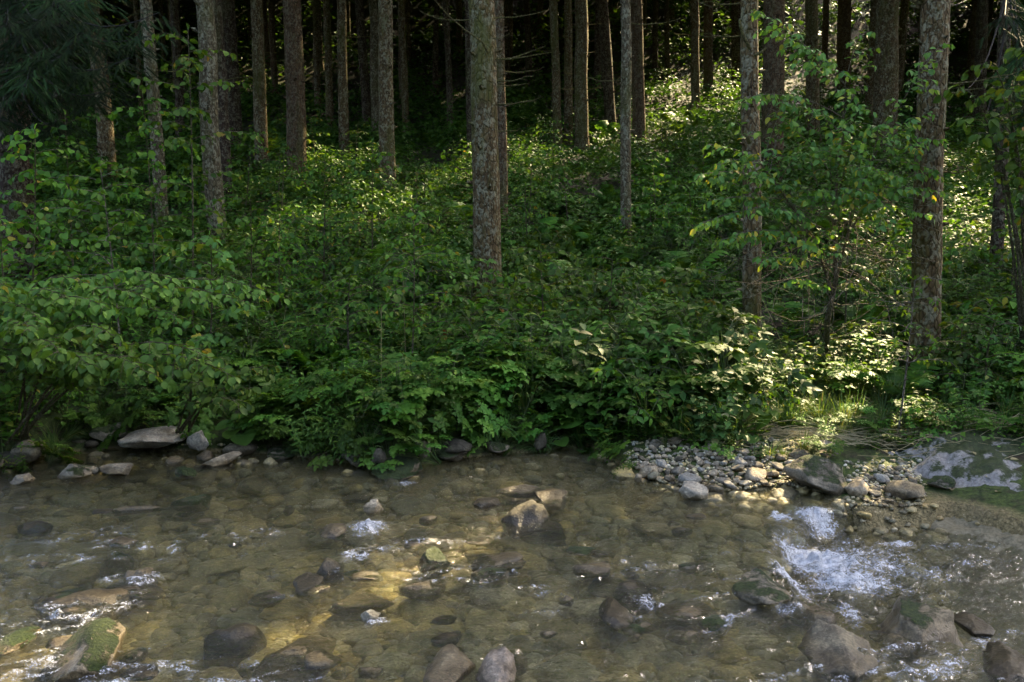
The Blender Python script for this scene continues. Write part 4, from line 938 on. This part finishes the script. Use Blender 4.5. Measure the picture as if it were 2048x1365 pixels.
tips = [(1480, 200, 6.9, 0, .9), (1560, 205, 6.9, 0, .85), (1530, 60, 7.0, 0, 1), (1600, 90, 7.1, 0, 1), (1650, 120, 7.2, 0, 1), (1720, 70, 7.2, 0, 1), (1740, 110, 7.3, 0, .9), (1850, 130, 7.2, 1, 1), (1880, 90, 7.2, 1, 1), (1640, 220, 7.0, 0, .8), (1720, 210, 7.0, 0, .8),
        (1800, 200, 7.2, 1, .8), (1790, 270, 7.0, 1, .7), (1840, 300, 7.2, 1, .6), (1720, 300, 6.9, 1, .5), (1660, 290, 6.9, 0, .6), (1600, 300, 6.9, 2, .7), (1550, 300, 6.9, 2, .8), (1420, 290, 6.8, 2, .9), (1400, 350, 6.8, 2, .7), (1440, 330, 6.8, 2, .9), (1400, 450, 6.8, 2, .5), (1430, 400, 6.9, 2, .6),
        (1500, 420, 6.9, 2, .5), (1560, 420, 6.9, 2, .4), (1470, 470, 6.8, 2, .3), (1520, 520, 6.9, 2, .2), (1440, 480, 6.9, 2, .3), (1600, 480, 6.9, 0, .4), (1640, 380, 6.8, 0, .55), (1700, 380, 6.9, 1, .4), (1760, 350, 7.0, 1, .6), (1820, 380, 7.0, 1, .5), (1870, 340, 7.2, 1, .7), (1900, 390, 7.2, 1, .5), (1850, 430, 7.1, 1, .4),
        (1780, 440, 7.0, 1, .3), (1590, 560, 7.0, 0, .3), (1550, 230, 7.0, 0, .7), (1690, 250, 6.9, 0, .75), (1760, 250, 7.0, 1, .7), (1480, 250, 6.9, 2, 1), (1510, 20, 7.0, 0, 1), (1580, 250, 7.2, 0, .7), (1830, 250, 7.4, 1, .8), (1880, 280, 7.4, 1, .8)]
for q in range(28):
    a_ = rng.uniform(0, 6.28); r_ = math.sqrt(rng.random()); px = 1640 + 235 * r_ * math.cos(a_); py = 290 + 180 * r_ * math.sin(a_)
    tips.append((px, py, rng.uniform(6.8, 7.3), 0 if px < 1720 and px > 1590 else (1 if px > 1650 else 2), float(np.clip(1.0 - (py - 130) / 380, .3, .95))))
for (px, py, Y, w_, s_) in tips:
    a = along((stemP, stemQ, stemR)[w_], s_); c_ = at(px, py, Y + .9); m_ = (a + c_) / 2 + [0, 0, .12 * np.linalg.norm(c_ - a)] + rng.normal(0, .03, 3)
    branch(lb, wb, a, m_, c_, OVAL, .072, .042, .085, .28, .005, .3, .45, 1.1, .38, .4)
for q in range(46):                                # bare pale twigs in the lower half
    a = along((stemP, stemQ, stemR)[q % 3], rng.uniform(.1, .6)); c_ = at(rng.uniform(1400, 1920), rng.uniform(380, 660), rng.uniform(7.8, 8.5))
    P = bez(a, (a + c_) / 2 + rng.normal(0, .15, 3), c_, 9) + rng.normal(0, .012, (9, 3)); tube(wb, P, np.linspace(.005, .0018, 9), 4)
    for _ in range(3):
        p = P[rng.integers(3, 9)]; d = rng.normal(0, .14, 3); tube(wb, [p, p + d * .6 + [0, 0, .02], p + d], [.003, .002, .0012], 4)
el_ = finish('elder_shrub', 'large airy shrub on right with pale bare twigs and yellowing leaves', 'shrub', b3, lb, wb, M_YEL, M_TWIG)
obj('trunk', tb.mesh('trunk', M_STEM, True), el_).location = -b3
bush('shrub', 'shrub of large round leaves overhanging at the right edge', None,
     [(1900, 180, 8.0), (1960, 130, 8.0), (2040, 100, 7.6), (1980, 190, 7.9), (1930, 240, 7.9), (2020, 180, 7.7), (1990, 250, 8.0), (1950, 270, 7.8), (2050, 260, 7.6), (1960, 330, 8.2), (2060, 380, 7.6)], ROUND, .095, M_LEAF, M_STEM,
     base=np.array([at(2090, 600, 8.3)[0], 8.3, .2]), lift=.3, gap_=.075, sg=.2, sl=.3, r0=.018, start=.5)
sapling('shrub', 'thin stemmed shrub with small leaves beside the big right trunk', 1800, 790, 1830, 560, 7.2, .38, 14, OVAL, .055, M_LEAF, M_TWIG, lo=.5, r0=.012, cat='shrub')
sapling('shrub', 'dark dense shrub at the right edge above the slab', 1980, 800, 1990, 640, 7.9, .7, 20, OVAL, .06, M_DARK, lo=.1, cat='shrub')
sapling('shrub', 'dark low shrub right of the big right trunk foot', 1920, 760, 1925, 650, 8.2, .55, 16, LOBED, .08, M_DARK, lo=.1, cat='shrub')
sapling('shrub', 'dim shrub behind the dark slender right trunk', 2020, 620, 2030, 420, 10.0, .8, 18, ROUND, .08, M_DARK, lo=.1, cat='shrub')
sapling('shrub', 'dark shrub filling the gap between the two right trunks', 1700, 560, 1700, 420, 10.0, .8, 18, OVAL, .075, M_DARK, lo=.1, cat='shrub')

# ------------------------------------------------------------------ ferns
def frond(L, arch, tm=PINNA, n=24, wide=.21):
    b = Buf(); tt = np.linspace(0, 1, 14); P = np.stack([L * np.sin(tt * arch) / arch, 0 * tt, L * (np.sin(tt * 1.45) * .75 - .42 * tt ** 2.2)], 1)
    tube(b, P, np.linspace(.004, .001, 14), 4, .9)
    s = np.linspace(.16, .98, n); pos = np.stack([np.interp(s, tt, P[:, k]) for k in range(3)], 1); d = unit(np.gradient(pos, axis=0))
    wl = L * wide * np.sin(np.clip((s - .06) / .94, 0, 1) ** .75 * np.pi) ** .8 + .012
    up = np.cross(d, [0, 1., 0]) * -1
    for sg in (1, -1):
        X = d * .38 + np.array([0, sg, 0]) + [0, 0, -.12] + rng.normal(0, .06, (n, 3)); Nn = -up * np.sign((-up)[:, 2:3] + 1e-6) + rng.normal(0, .12, (n, 3))
        leaves(b, tm, pos, X, Nn, wl, rng.uniform(0, .9, n), 1.25 if L < .9 else 1.1)
    return b
FB = leaf_t([.06, .14, .22, .30, .40, .50, .60, .72, .84], [.13, .06, .125, .06, .115, .055, .10, .05, .06], .1, .18)
fprot = []
for k in range(4):
    nf = 8 + k; frs = [frond(rng.uniform(.55, .95), rng.uniform(1.2, 1.9), FB, 22) for _ in range(3)]
    frs = [f.mesh('frond', M_FERN) for f in frs]; fprot.append((nf, frs))
def fern(label, x, y, sc, group=None, k=0):
    nf, frs = fprot[k % 4]; rt = thing('fern', label, 'fern', (x, y, float(H(x, y)) + .02), group, rng.uniform(0, 6.28)); rt.scale = (sc, sc, sc)
    for q in range(nf):
        o = obj('frond', frs[q % 3], rt); o.rotation_euler = (rng.normal(0, .12), rng.uniform(-.35, .15), q * 6.283 / nf + rng.normal(0, .2)); s = rng.uniform(.75, 1.1); o.scale = (s, s, s)
    return rt
nferns = [(1225, 790, 1.0, 'bright fern arching over the bank above the butterbur leaves'), (1320, 455, 1.5, 'large dark fern right of the slim yellowish spruce'), (1395, 440, 1.4, 'dark fern left of the mossy snagged trunk'),
          (1365, 262, 1.6, 'fern catching full sun on the upper right slope'), (1410, 250, 1.5, 'second sunlit fern on upper right slope close to dark trunk'), (1915, 560, 1.5, 'tall upright fern right of the big right trunk'),
          (1740, 650, 1.1, 'pale tipped fern behind the sunlit herbs at right'), (1770, 600, 1.2, 'fern between the right shrub stem and the big trunk'), (2010, 560, 1.3, 'fern by the dark slender right trunk foot'), (1500, 740, .8, 'small fern in the shade left of the sunlit herbs'),
          (860, 660, .9, 'fern in the bank bushes below the thin straight sapling'), (640, 720, .8, 'fern half hidden among bank herbs left of centre'), (740, 560, .9, 'fern left of the thin straight sapling'), (1090, 540, 1.0, 'fern right of the central trunk foot'),
          (530, 300, 1.6, 'fern on the sunny left slope by the stout reddish spruce'), (1440, 640, .9, 'fern at the foot of the mossy snagged trunk'), (1160, 480, 1.1, 'fern on the dark slope left of the slim yellowish spruce'), (870, 500, 1.0, 'fern left of the central trunk'), (1680, 640, 1.0, 'fern behind the right shrub stem')]
for k, (px, py, sc, lab) in enumerate(nferns):
    P = hit(px, py, .25); fern(lab, P[0], P[1], sc, None, k)
for k in range(120):
    px, py = rng.uniform(300, 2040), rng.uniform(190, 560) if k % 2 else rng.uniform(470, 790); P = hit(px, py, .2)
    if P[1] > 34 or (1480 < px < 1800 and py > 690): continue
    fern('fern growing among the undergrowth of the shaded slope', P[0], P[1], rng.uniform(.7, 1.3) * (.65 if P[1] < 9.5 else 1), 'ferns among the undergrowth', k)

# ------------------------------------------------------------------ undergrowth plants
def bramble(n=46, R_=.42, Hh=.5, tm=OVAL, ln=.07, canes=6):
    lb, wb = Buf(), Buf()
    for q in range(canes):
        a = q * 6.283 / canes + rng.normal(0, .3); l = R_ * rng.uniform(.7, 1.3); h_ = Hh * rng.uniform(.6, 1.2); x = np.array([math.cos(a), math.sin(a), 0])
        P = bez([0, 0, 0], x * l * .3 + [0, 0, h_ * 1.7], x * l + [0, 0, h_ * .35], 9); tube(wb, P, np.linspace(.004, .0015, 9), 4)
        for s in np.linspace(.2, 1, max(3, n // canes)):
            p = along(P, min(s, .999)); az = a + rng.normal(0, 1.0); d = np.array([math.cos(az), math.sin(az), rng.uniform(-.1, .35)]); st_ = p + d * rng.uniform(.04, .10)
            tube(wb, [p, st_], .0014, 3)
            nn = unit(np.array([0, 0, 1.]) + .45 * x + rng.normal(0, .3, 3)); sd = np.cross(nn, d); r_ = rng.random()
            leaves(lb, tm, [st_, st_, st_], [d, d * .25 + sd, d * .25 - sd], [nn, nn + .15 * rng.normal(size=3), nn + .15 * rng.normal(size=3)], ln * rng.uniform(.7, 1.2) * np.array([1.1, .9, .9]), np.clip(r_ + rng.normal(0, .05, 3), 0, .98))
    return lb, wb
def herb(ns=7, Hh=.5, R_=.22, tm=LANCE, ln=.085, pairs=9, wid=1.0):
    lb, wb = Buf(), Buf()
    for q in range(ns):
        a = rng.uniform(0, 6.28); b_ = R_ * math.sqrt(rng.random()); h_ = Hh * rng.uniform(.55, 1.15); p0 = np.array([math.cos(a) * b_, math.sin(a) * b_, 0]); tp = p0 + [rng.normal(0, .07), rng.normal(0, .07), h_]
        P = bez(p0, (p0 + tp) / 2 + rng.normal(0, .02, 3), tp, 7); tube(wb, P, np.linspace(.0035, .0012, 7), 4)
        for i, s in enumerate(np.linspace(.2, .99, pairs)):
            p = along(P, min(s, .999)); az = i * 1.57 + rng.normal(0, .3); r_ = rng.random()
            for e in (0, 3.1416):
                d = np.array([math.cos(az + e), math.sin(az + e), rng.uniform(-.15, .45)])
                leaves(lb, tm, [p], [d], [[0, 0, 1.] + rng.normal(0, .25, 3)], [ln * (1.2 - .55 * s) * rng.uniform(.8, 1.2)], [min(.98, r_)], wid)
    return lb, wb
def lowbush(n=8, R_=.5, Hh=.55, tm=ROUND, ln=.075):
    lb, wb = Buf(), Buf()
    for q in range(n):
        a = q * 6.283 / n + rng.normal(0, .3); x = np.array([math.cos(a), math.sin(a), 0]); l = R_ * rng.uniform(.5, 1.2); h_ = Hh * rng.uniform(.5, 1.2)
        branch(lb, wb, [0, 0, 0], x * l * .4 + [0, 0, h_ * 1.25], x * l + [0, 0, h_ * .85], tm, ln, .042, .075, .2, .006, .25, .4, 1.0, .35)
    return lb, wb
def umbel(ns=9, Hh=.38, R_=.25):
    """divided, feathery herb leaves on long stalks"""
    lb, wb = Buf(), Buf()
    for q in range(ns):
        a = rng.uniform(0, 6.28); x = np.array([math.cos(a), math.sin(a), 0]); h_ = Hh * rng.uniform(.6, 1.15); tp = x * R_ * rng.uniform(.3, 1.2) + [0, 0, h_]
        P = bez([0, 0, 0], [0, 0, h_ * .7], tp, 6); tube(wb, P, np.linspace(.003, .0014, 6), 4); r_ = rng.random()
        for br in (-.9, 0, .9):
            az = a + br; d = np.array([math.cos(az), math.sin(az), -.1]); sd = np.array([-d[1], d[0], 0])
            for s in (.03, .075, .12):
                p = tp + d * s
                leaves(lb, LOBED, [p, p], [d * .4 + sd, d * .4 - sd], [[0, 0, 1.] + rng.normal(0, .2, 3)] * 2, .07 - s * .2, [min(.98, r_)] * 2, 1.1)
            leaves(lb, LOBED, [tp + d * .13], [d], [[0, 0, 1.]], [.06], [min(.98, r_)], 1.1)
    return lb, wb
def grass_tuft(n=60, L=.45, R_=.06, droop=.6):
    b = Buf(); tt = np.linspace(0, 1, 6)
    for q in range(n):
        a = rng.uniform(0, 6.28); x = np.array([math.cos(a), math.sin(a), 0]); l = L * rng.uniform(.5, 1.15); le = rng.uniform(.15, .8); sd = np.array([-x[1], x[0], 0]); w_ = rng.uniform(.0022, .005)
        P = x * R_ * rng.random() + x[None] * (l * le * tt ** 1.5)[:, None] + np.array([0, 0, 1.]) * (l * (tt * (1.0 - .25 * le) - droop * le * tt ** 2.6))[:, None]
        ww = w_ * np.sqrt(np.clip(1 - tt, 0, 1)) * 1.3
        V = np.concatenate([P - sd * ww[:, None], P + sd * ww[:, None] + [0, 0, .001]]); i = np.arange(5)
        b.add(V, np.concatenate([np.stack([i, i + 6, i + 7], 1), np.stack([i, i + 7, i + 1], 1)]), rng.random())
    return b
def proto(name, lab, cat, grp, bufs, lm, sm_=M_CANE):
    rt = thing(name, lab, cat, (0, 0, -5), grp); lb, wb = bufs; obj('foliage', lb.mesh('foliage', lm), rt); obj('stems', wb.mesh('stems', sm_), rt); return rt
BL, BG = 'bramble with leaves in threes in the shaded undergrowth', 'brambles of the undergrowth'
HL, HG = 'upright leafy herb on the shaded stream bank', 'upright herbs of the bank'
LL, LG = 'low round leaved bush in the shaded undergrowth', 'low bushes of the undergrowth'
FL, FG = 'herb with divided feathery leaves on the bank', 'feathery herbs of the bank'
GL, GG = 'tuft of long grass blades on the bank', 'grass tufts of the bank'
PB = [proto('bramble', BL, 'bramble', BG, bramble(72 + 10 * k, .42, .46, OVAL, .042 + .006 * k), (M_LEAF, M_DARK, M_LEAF, M_DARK)[k]) for k in range(4)]
PH = [proto('herb', HL, 'herb', HG, herb(7 + k, .42 + .05 * k, .2, (LANCE, OVAL, LANCE, OVAL)[k], .085, 9, 1.1), (M_LEAF, M_GRASS, M_HAZEL, M_LEAF)[k]) for k in range(4)]
PL = [proto('low_bush', LL, 'bush', LG, lowbush(8, .45, .5, (ROUND, OVAL, LOBED, OVAL)[k], .05 + .006 * k), (M_LEAF, M_DARK, M_LEAF, M_LEAF)[k]) for k in range(4)]
PF = [proto('feathery_herb', FL, 'herb', FG, umbel(10 + 2 * k), (M_HAZEL, M_LEAF, M_LEAF)[k]) for k in range(3)]
PG = []
for k in range(4):
    me = grass_tuft(50 + 10 * k, .42 + .06 * k, .07).mesh('grass_tuft', M_GRASS); o = obj('grass_tuft', me); PG.append(tag(o, GL, 'grass', GG))
used = set()
def put(protos, x, y, sc, tilt=.12, z=None):
    k = int(rng.integers(len(protos))); p = protos[k]; loc = (x, y, (float(H(x, y)) if z is None else z) - .02); rz = rng.uniform(0, 6.28); tl = (rng.normal(0, tilt), rng.normal(0, tilt))
    if p.name not in used:
        used.add(p.name); p.location = loc; p.rotation_euler = (tl[0], tl[1], rz); p.scale = (sc, sc, sc); return p
    return dup(p, loc, rz, sc, tilt=tl)
def banky(x): return np.interp(x, bw[:, 0], bw[:, 1])
def okland(x, y):
    s = y - banky(x); px = 1024 + x / y * F
    if s < .22: return False
    if 1240 < px < 1540 and s < .8 or 1540 <= px < 1760 and s < 1.05: return False
    if 1490 < px < 1810 and y < 8.3: return False
    if px > 1740 and s < 1.2: return False
    if px < 470 and s < .3: return False
    return True
CLUMP = lambda x, y: fbm(np.asarray(x) * .75, np.asarray(y) * .75, 12.3, 2) * 1.4
def scatter(protos, n, y0, y1, smin, smax, bias=1.0, dist=.22, cond=None):
    pts = []; tries = 0
    while len(pts) < n and tries < n * 60:
        tries += 1
        y = y0 + (y1 - y0) * rng.random() ** bias; x = rng.uniform(-.64 * y - .4, .64 * y + .4)
        if not okland(x, y) or (cond and not cond(x, y)): continue
        cl_ = float(CLUMP(x, y))
        if cl_ < -.12 and rng.random() < .8: continue
        if any((a - x) ** 2 + (b - y) ** 2 < dist ** 2 for a, b in pts): continue
        pts.append((x, y)); put(protos, x, y, rng.uniform(smin, smax) * (1 + 1.0 * float(np.clip(cl_, -.35, .05 if y < 7.8 else .55))) * (1 + .02 * max(0, y - 8)))
scatter(PL, 170, 7.0, 15, .75, 1.25, 1.1, .35)
scatter(PB, 285, 6.6, 16, .8, 1.35, 1.1, .30)
scatter(PH, 200, 6.3, 11, .7, 1.25, 1.6, .16)
scatter(PF, 130, 6.3, 10, .7, 1.2, 1.6, .2)
scatter(PG, 150, 6.3, 9.0, .7, 1.15, 1.7, .13)
# bank edge in the centre: trailing herbs
for k in range(60):
    px = rng.uniform(500, 1240); x = onz(px, 905)[0]; y = banky(x) + rng.uniform(.05, .45); x = px and (px - 1024) / F * y
    put((PF, PH, PG, PF)[k % 4], x, y, rng.uniform(.5, .9), .35, float(H(x, y)) + rng.uniform(0, .08))
for k in range(110):
    px = rng.uniform(480, 1250) if k < 80 else rng.uniform(-20, 480); x0 = onz(px, 905)[0]; y = banky(x0) + (rng.uniform(-.02, .3) if k < 80 else rng.uniform(.12, .6)); x = (px - 1024) / F * y
    put((PG, PF, PH, PG, PF)[k % 5], x, y, rng.uniform(.4, .75), .5, float(H(x, y)) + rng.uniform(0, .05))
for k in range(16):
    px, py = rng.uniform(1270, 1800), rng.uniform(880, 925); P = hit(px, py); put((PG, PF, PH)[k % 3], P[0], P[1], rng.uniform(.3, .55))
# sedge tussock hanging to the water, and grass in the sun patch
def single(name, label, cat, me, px, py, sc=1.0, off=0.0, loc=None):
    P = hit(px, py, off) if loc is None else loc; o = obj(name, me, None, (P[0], P[1], float(H(P[0], P[1])))); o.scale = (sc,) * 3; return tag(o, label, cat)
P = onz(965, 905, .12)
single('sedge_tussock', 'sedge tussock trailing its blades into the water below the bank', 'grass', grass_tuft(130, .42, .08, 1.1).mesh('sedge', M_GRASS), 0, 0, 1, 0, np.array([P[0], banky(P[0]) + .12, 0]))
for k, (px, py, lab) in enumerate([(1575, 860, 'sunlit tall grass tuft left of the lit bank patch'), (1640, 850, 'yellow green grass tuft in the middle of sunlit bank patch'), (1610, 835, 'glowing grass tuft just behind the sunlit bank patch'), (1690, 850, 'grass tuft at shaded right end of lit patch'), (1460, 860, 'grass tuft above the gravel bar')]):
    single('grass_tuft', lab, 'grass', grass_tuft(110, .4, .12, .7).mesh('grass_tuft', M_GRASS), px, py, 1.0)
for k in range(34):
    px, py = rng.uniform(480, 1980), rng.uniform(560, 850); P = hit(px, py); b = Buf(); l = rng.uniform(.5, 1.1); ln_ = rng.normal(0, .18, 2) * l
    q = bez([0, 0, 0], [ln_[0] * .3, ln_[1] * .3, l * .6], [ln_[0], ln_[1], l], 7); tube(b, q, np.linspace(.0035, .0012, 7), 4)
    for s_ in (.55, .7, .85): p_ = along(q, s_); tube(b, [p_, p_ + [rng.normal(0, .05), rng.normal(0, .05), .07]], [.0018, .001], 3)
    tag(obj('dry_stalk', b.mesh('dry_stalk', M_STRAW), None, (P[0], P[1], float(H(P[0], P[1])))), 'thin dry tan stalk sticking up out of the bank herbs', 'stalk', 'dry stalks on the bank')
for k in range(80):
    px, py = rng.uniform(1500, 1790), rng.uniform(745, 880); P = hit(px, py)
    if k % 3: put(PG, P[0], P[1], rng.uniform(.5, .9))
    else: put((PF, PH)[k % 2], P[0], P[1], rng.uniform(.35, .55))
fl = Buf(); leaves(fl, OVAL, [[0, 0, 0]], [[1, 0, 0]], [[0, .1, 1.]], [.075], [.6]); flm = fl.mesh('fallen_leaf', M_STRAW)
for k, (px, py) in enumerate([(1835, 940), (1970, 968), (1905, 985), (1990, 990), (1868, 978), (1940, 930), (1420, 935), (1350, 905), (1500, 915), (330, 905), (425, 915), (1700, 1000), (2020, 935), (1790, 960)]):
    P = hit(px, py); o = obj('fallen_leaf', flm, None, (P[0], P[1], max(float(H(P[0], P[1])), float(slabz(P[0], P[1])) if P[0] > gx[0] else -9) + .012)); o.rotation_euler = (rng.normal(0, .2), rng.normal(0, .2), rng.uniform(0, 6.28))
    tag(o, 'pale dry fallen leaf lying on the stones at the water edge', 'leaf', 'fallen leaves at the water edge')
# flattened straw on the right bank
sb = Buf(); tt = np.linspace(0, 1, 7)
for q in range(300):
    px, py = rng.uniform(1500, 2040), rng.normal(868, 20); P = hit(px, py); a = rng.normal(.25, .35) + (3.14 if q % 2 else 0); l = rng.uniform(.25, .75)
    xx = P[0] + math.cos(a) * l * tt; yy = P[1] - math.sin(a) * l * tt * .6 + .06 * np.sin(tt * 3 + q); zz = H(xx, yy) + .02 + .09 * np.sin(tt * 3.14) * rng.random() + rng.uniform(0, .05)
    C = np.stack([xx, yy, zz], 1); w_ = rng.uniform(.0012, .0026); i = np.arange(6); up = np.array([0, .6, .8]) * w_
    sb.add(np.concatenate([C - up, C + up]), np.concatenate([np.stack([i, i + 7, i + 8], 1), np.stack([i, i + 8, i + 1], 1)]), rng.random())
tag(obj('dead_grass', sb.mesh('dead_grass', M_STRAW)), 'flattened straw coloured dead grass along the right bank', kind='stuff')
# butterbur clumps with big round leaves
def butterbur(label, pts, stem_px):
    base = hit(*stem_px); base[2] = float(H(base[0], base[1])); lb, wb = Buf(), Buf()
    for (px, py, dy, ln) in pts:
        c_ = at(px, py, base[1] + dy); tube(wb, bez(base, (base + c_) / 2 + [0, 0, .04], c_, 6), [.005] * 5 + [.003], 5)
        d = unit((c_ - base) * [1, 1, 0] + rng.normal(0, .05, 3)); leaves(lb, HEART, [c_], [d + [0, 0, -.15]], [[0, -.45, 1.] + rng.normal(0, .15, 3)], [ln], [rng.random() * .8])
    return finish('butterbur', label, 'plant', base, lb, wb, M_HAZEL, M_CANE)
butterbur('butterbur with large round leaves below the bright bank fern', [(1205, 830, -.15, .24), (1160, 838, -.1, .2), (1235, 835, -.05, .16), (1180, 812, .1, .18), (1225, 790, .15, .26), (1190, 850, -.25, .16), (1250, 800, .1, .2)], (1205, 870))
butterbur('small butterbur seedling clump at the bank foot', [(1120, 880, -.05, .13), (1105, 868, .05, .12), (1135, 862, .1, .12), (1150, 875, 0, .10)], (1122, 892))
butterbur('tiny butterbur on the gravel left of the gravel bar', [(1175, 897, 0, .11), (1165, 902, -.05, .08)], (1170, 908))
butterbur('butterbur drooping over the left bank below the hazel', [(485, 868, -.2, .2), (470, 860, -.1, .16), (505, 855, -.1, .16), (520, 845, 0, .15), (460, 848, 0, .14)], (490, 880))
butterbur('pale leaved plant catching light left of the sunlit grass', [(1515, 850, 0, .16), (1505, 872, -.1, .12), (1530, 862, 0, .11)], (1512, 885))

# ------------------------------------------------------------------ the mass of the undergrowth up the slope, and low cover beneath
ub = Buf()
def mass(n, y0, y1, per, ln, hh_, tm, bias=1.0, r_=.4):
    y = y0 + (y1 - y0) * rng.random(n) ** bias; x = rng.uniform(-1, 1, n) * (.66 * y + 1.0)
    ok = np.array([okland(a, b) for a, b in zip(x, y)]); x, y = x[ok], y[ok]; n = len(x)
    z = H(x, y); hp = hh_ * np.clip(1 + 1.5 * CLUMP(x * .8, y * .8), .15, 2.4) * rng.uniform(.6, 1.3, n); sp = ln * rng.uniform(.7, 1.35, n); rp = rng.random(n)
    rr = r_ * np.sqrt(rng.random((n, per))) * rng.uniform(.6, 1.3, n)[:, None]; a = rng.uniform(0, 6.283, (n, per))
    hz = hp[:, None] * (1 - (rr / (r_ * 1.6)) ** 2) * rng.random((n, per)) ** .45
    P = np.stack([x[:, None] + rr * np.cos(a), y[:, None] + rr * np.sin(a), z[:, None] + hz], -1).reshape(-1, 3); m = len(P)
    az = a.ravel() + rng.normal(0, 1.1, m); X = np.stack([np.cos(az), np.sin(az), rng.uniform(-.5, .25, m)], 1)
    Nn = np.stack([np.cos(a.ravel()) * .5, np.sin(a.ravel()) * .5, np.ones(m)], 1) + rng.normal(0, .33, (m, 3))
    leaves(ub, tm, P, X, Nn, np.repeat(sp, per) * rng.uniform(.75, 1.25, m), np.clip(np.repeat(rp, per) * .7 + rng.random(m) * .29, 0, .985))
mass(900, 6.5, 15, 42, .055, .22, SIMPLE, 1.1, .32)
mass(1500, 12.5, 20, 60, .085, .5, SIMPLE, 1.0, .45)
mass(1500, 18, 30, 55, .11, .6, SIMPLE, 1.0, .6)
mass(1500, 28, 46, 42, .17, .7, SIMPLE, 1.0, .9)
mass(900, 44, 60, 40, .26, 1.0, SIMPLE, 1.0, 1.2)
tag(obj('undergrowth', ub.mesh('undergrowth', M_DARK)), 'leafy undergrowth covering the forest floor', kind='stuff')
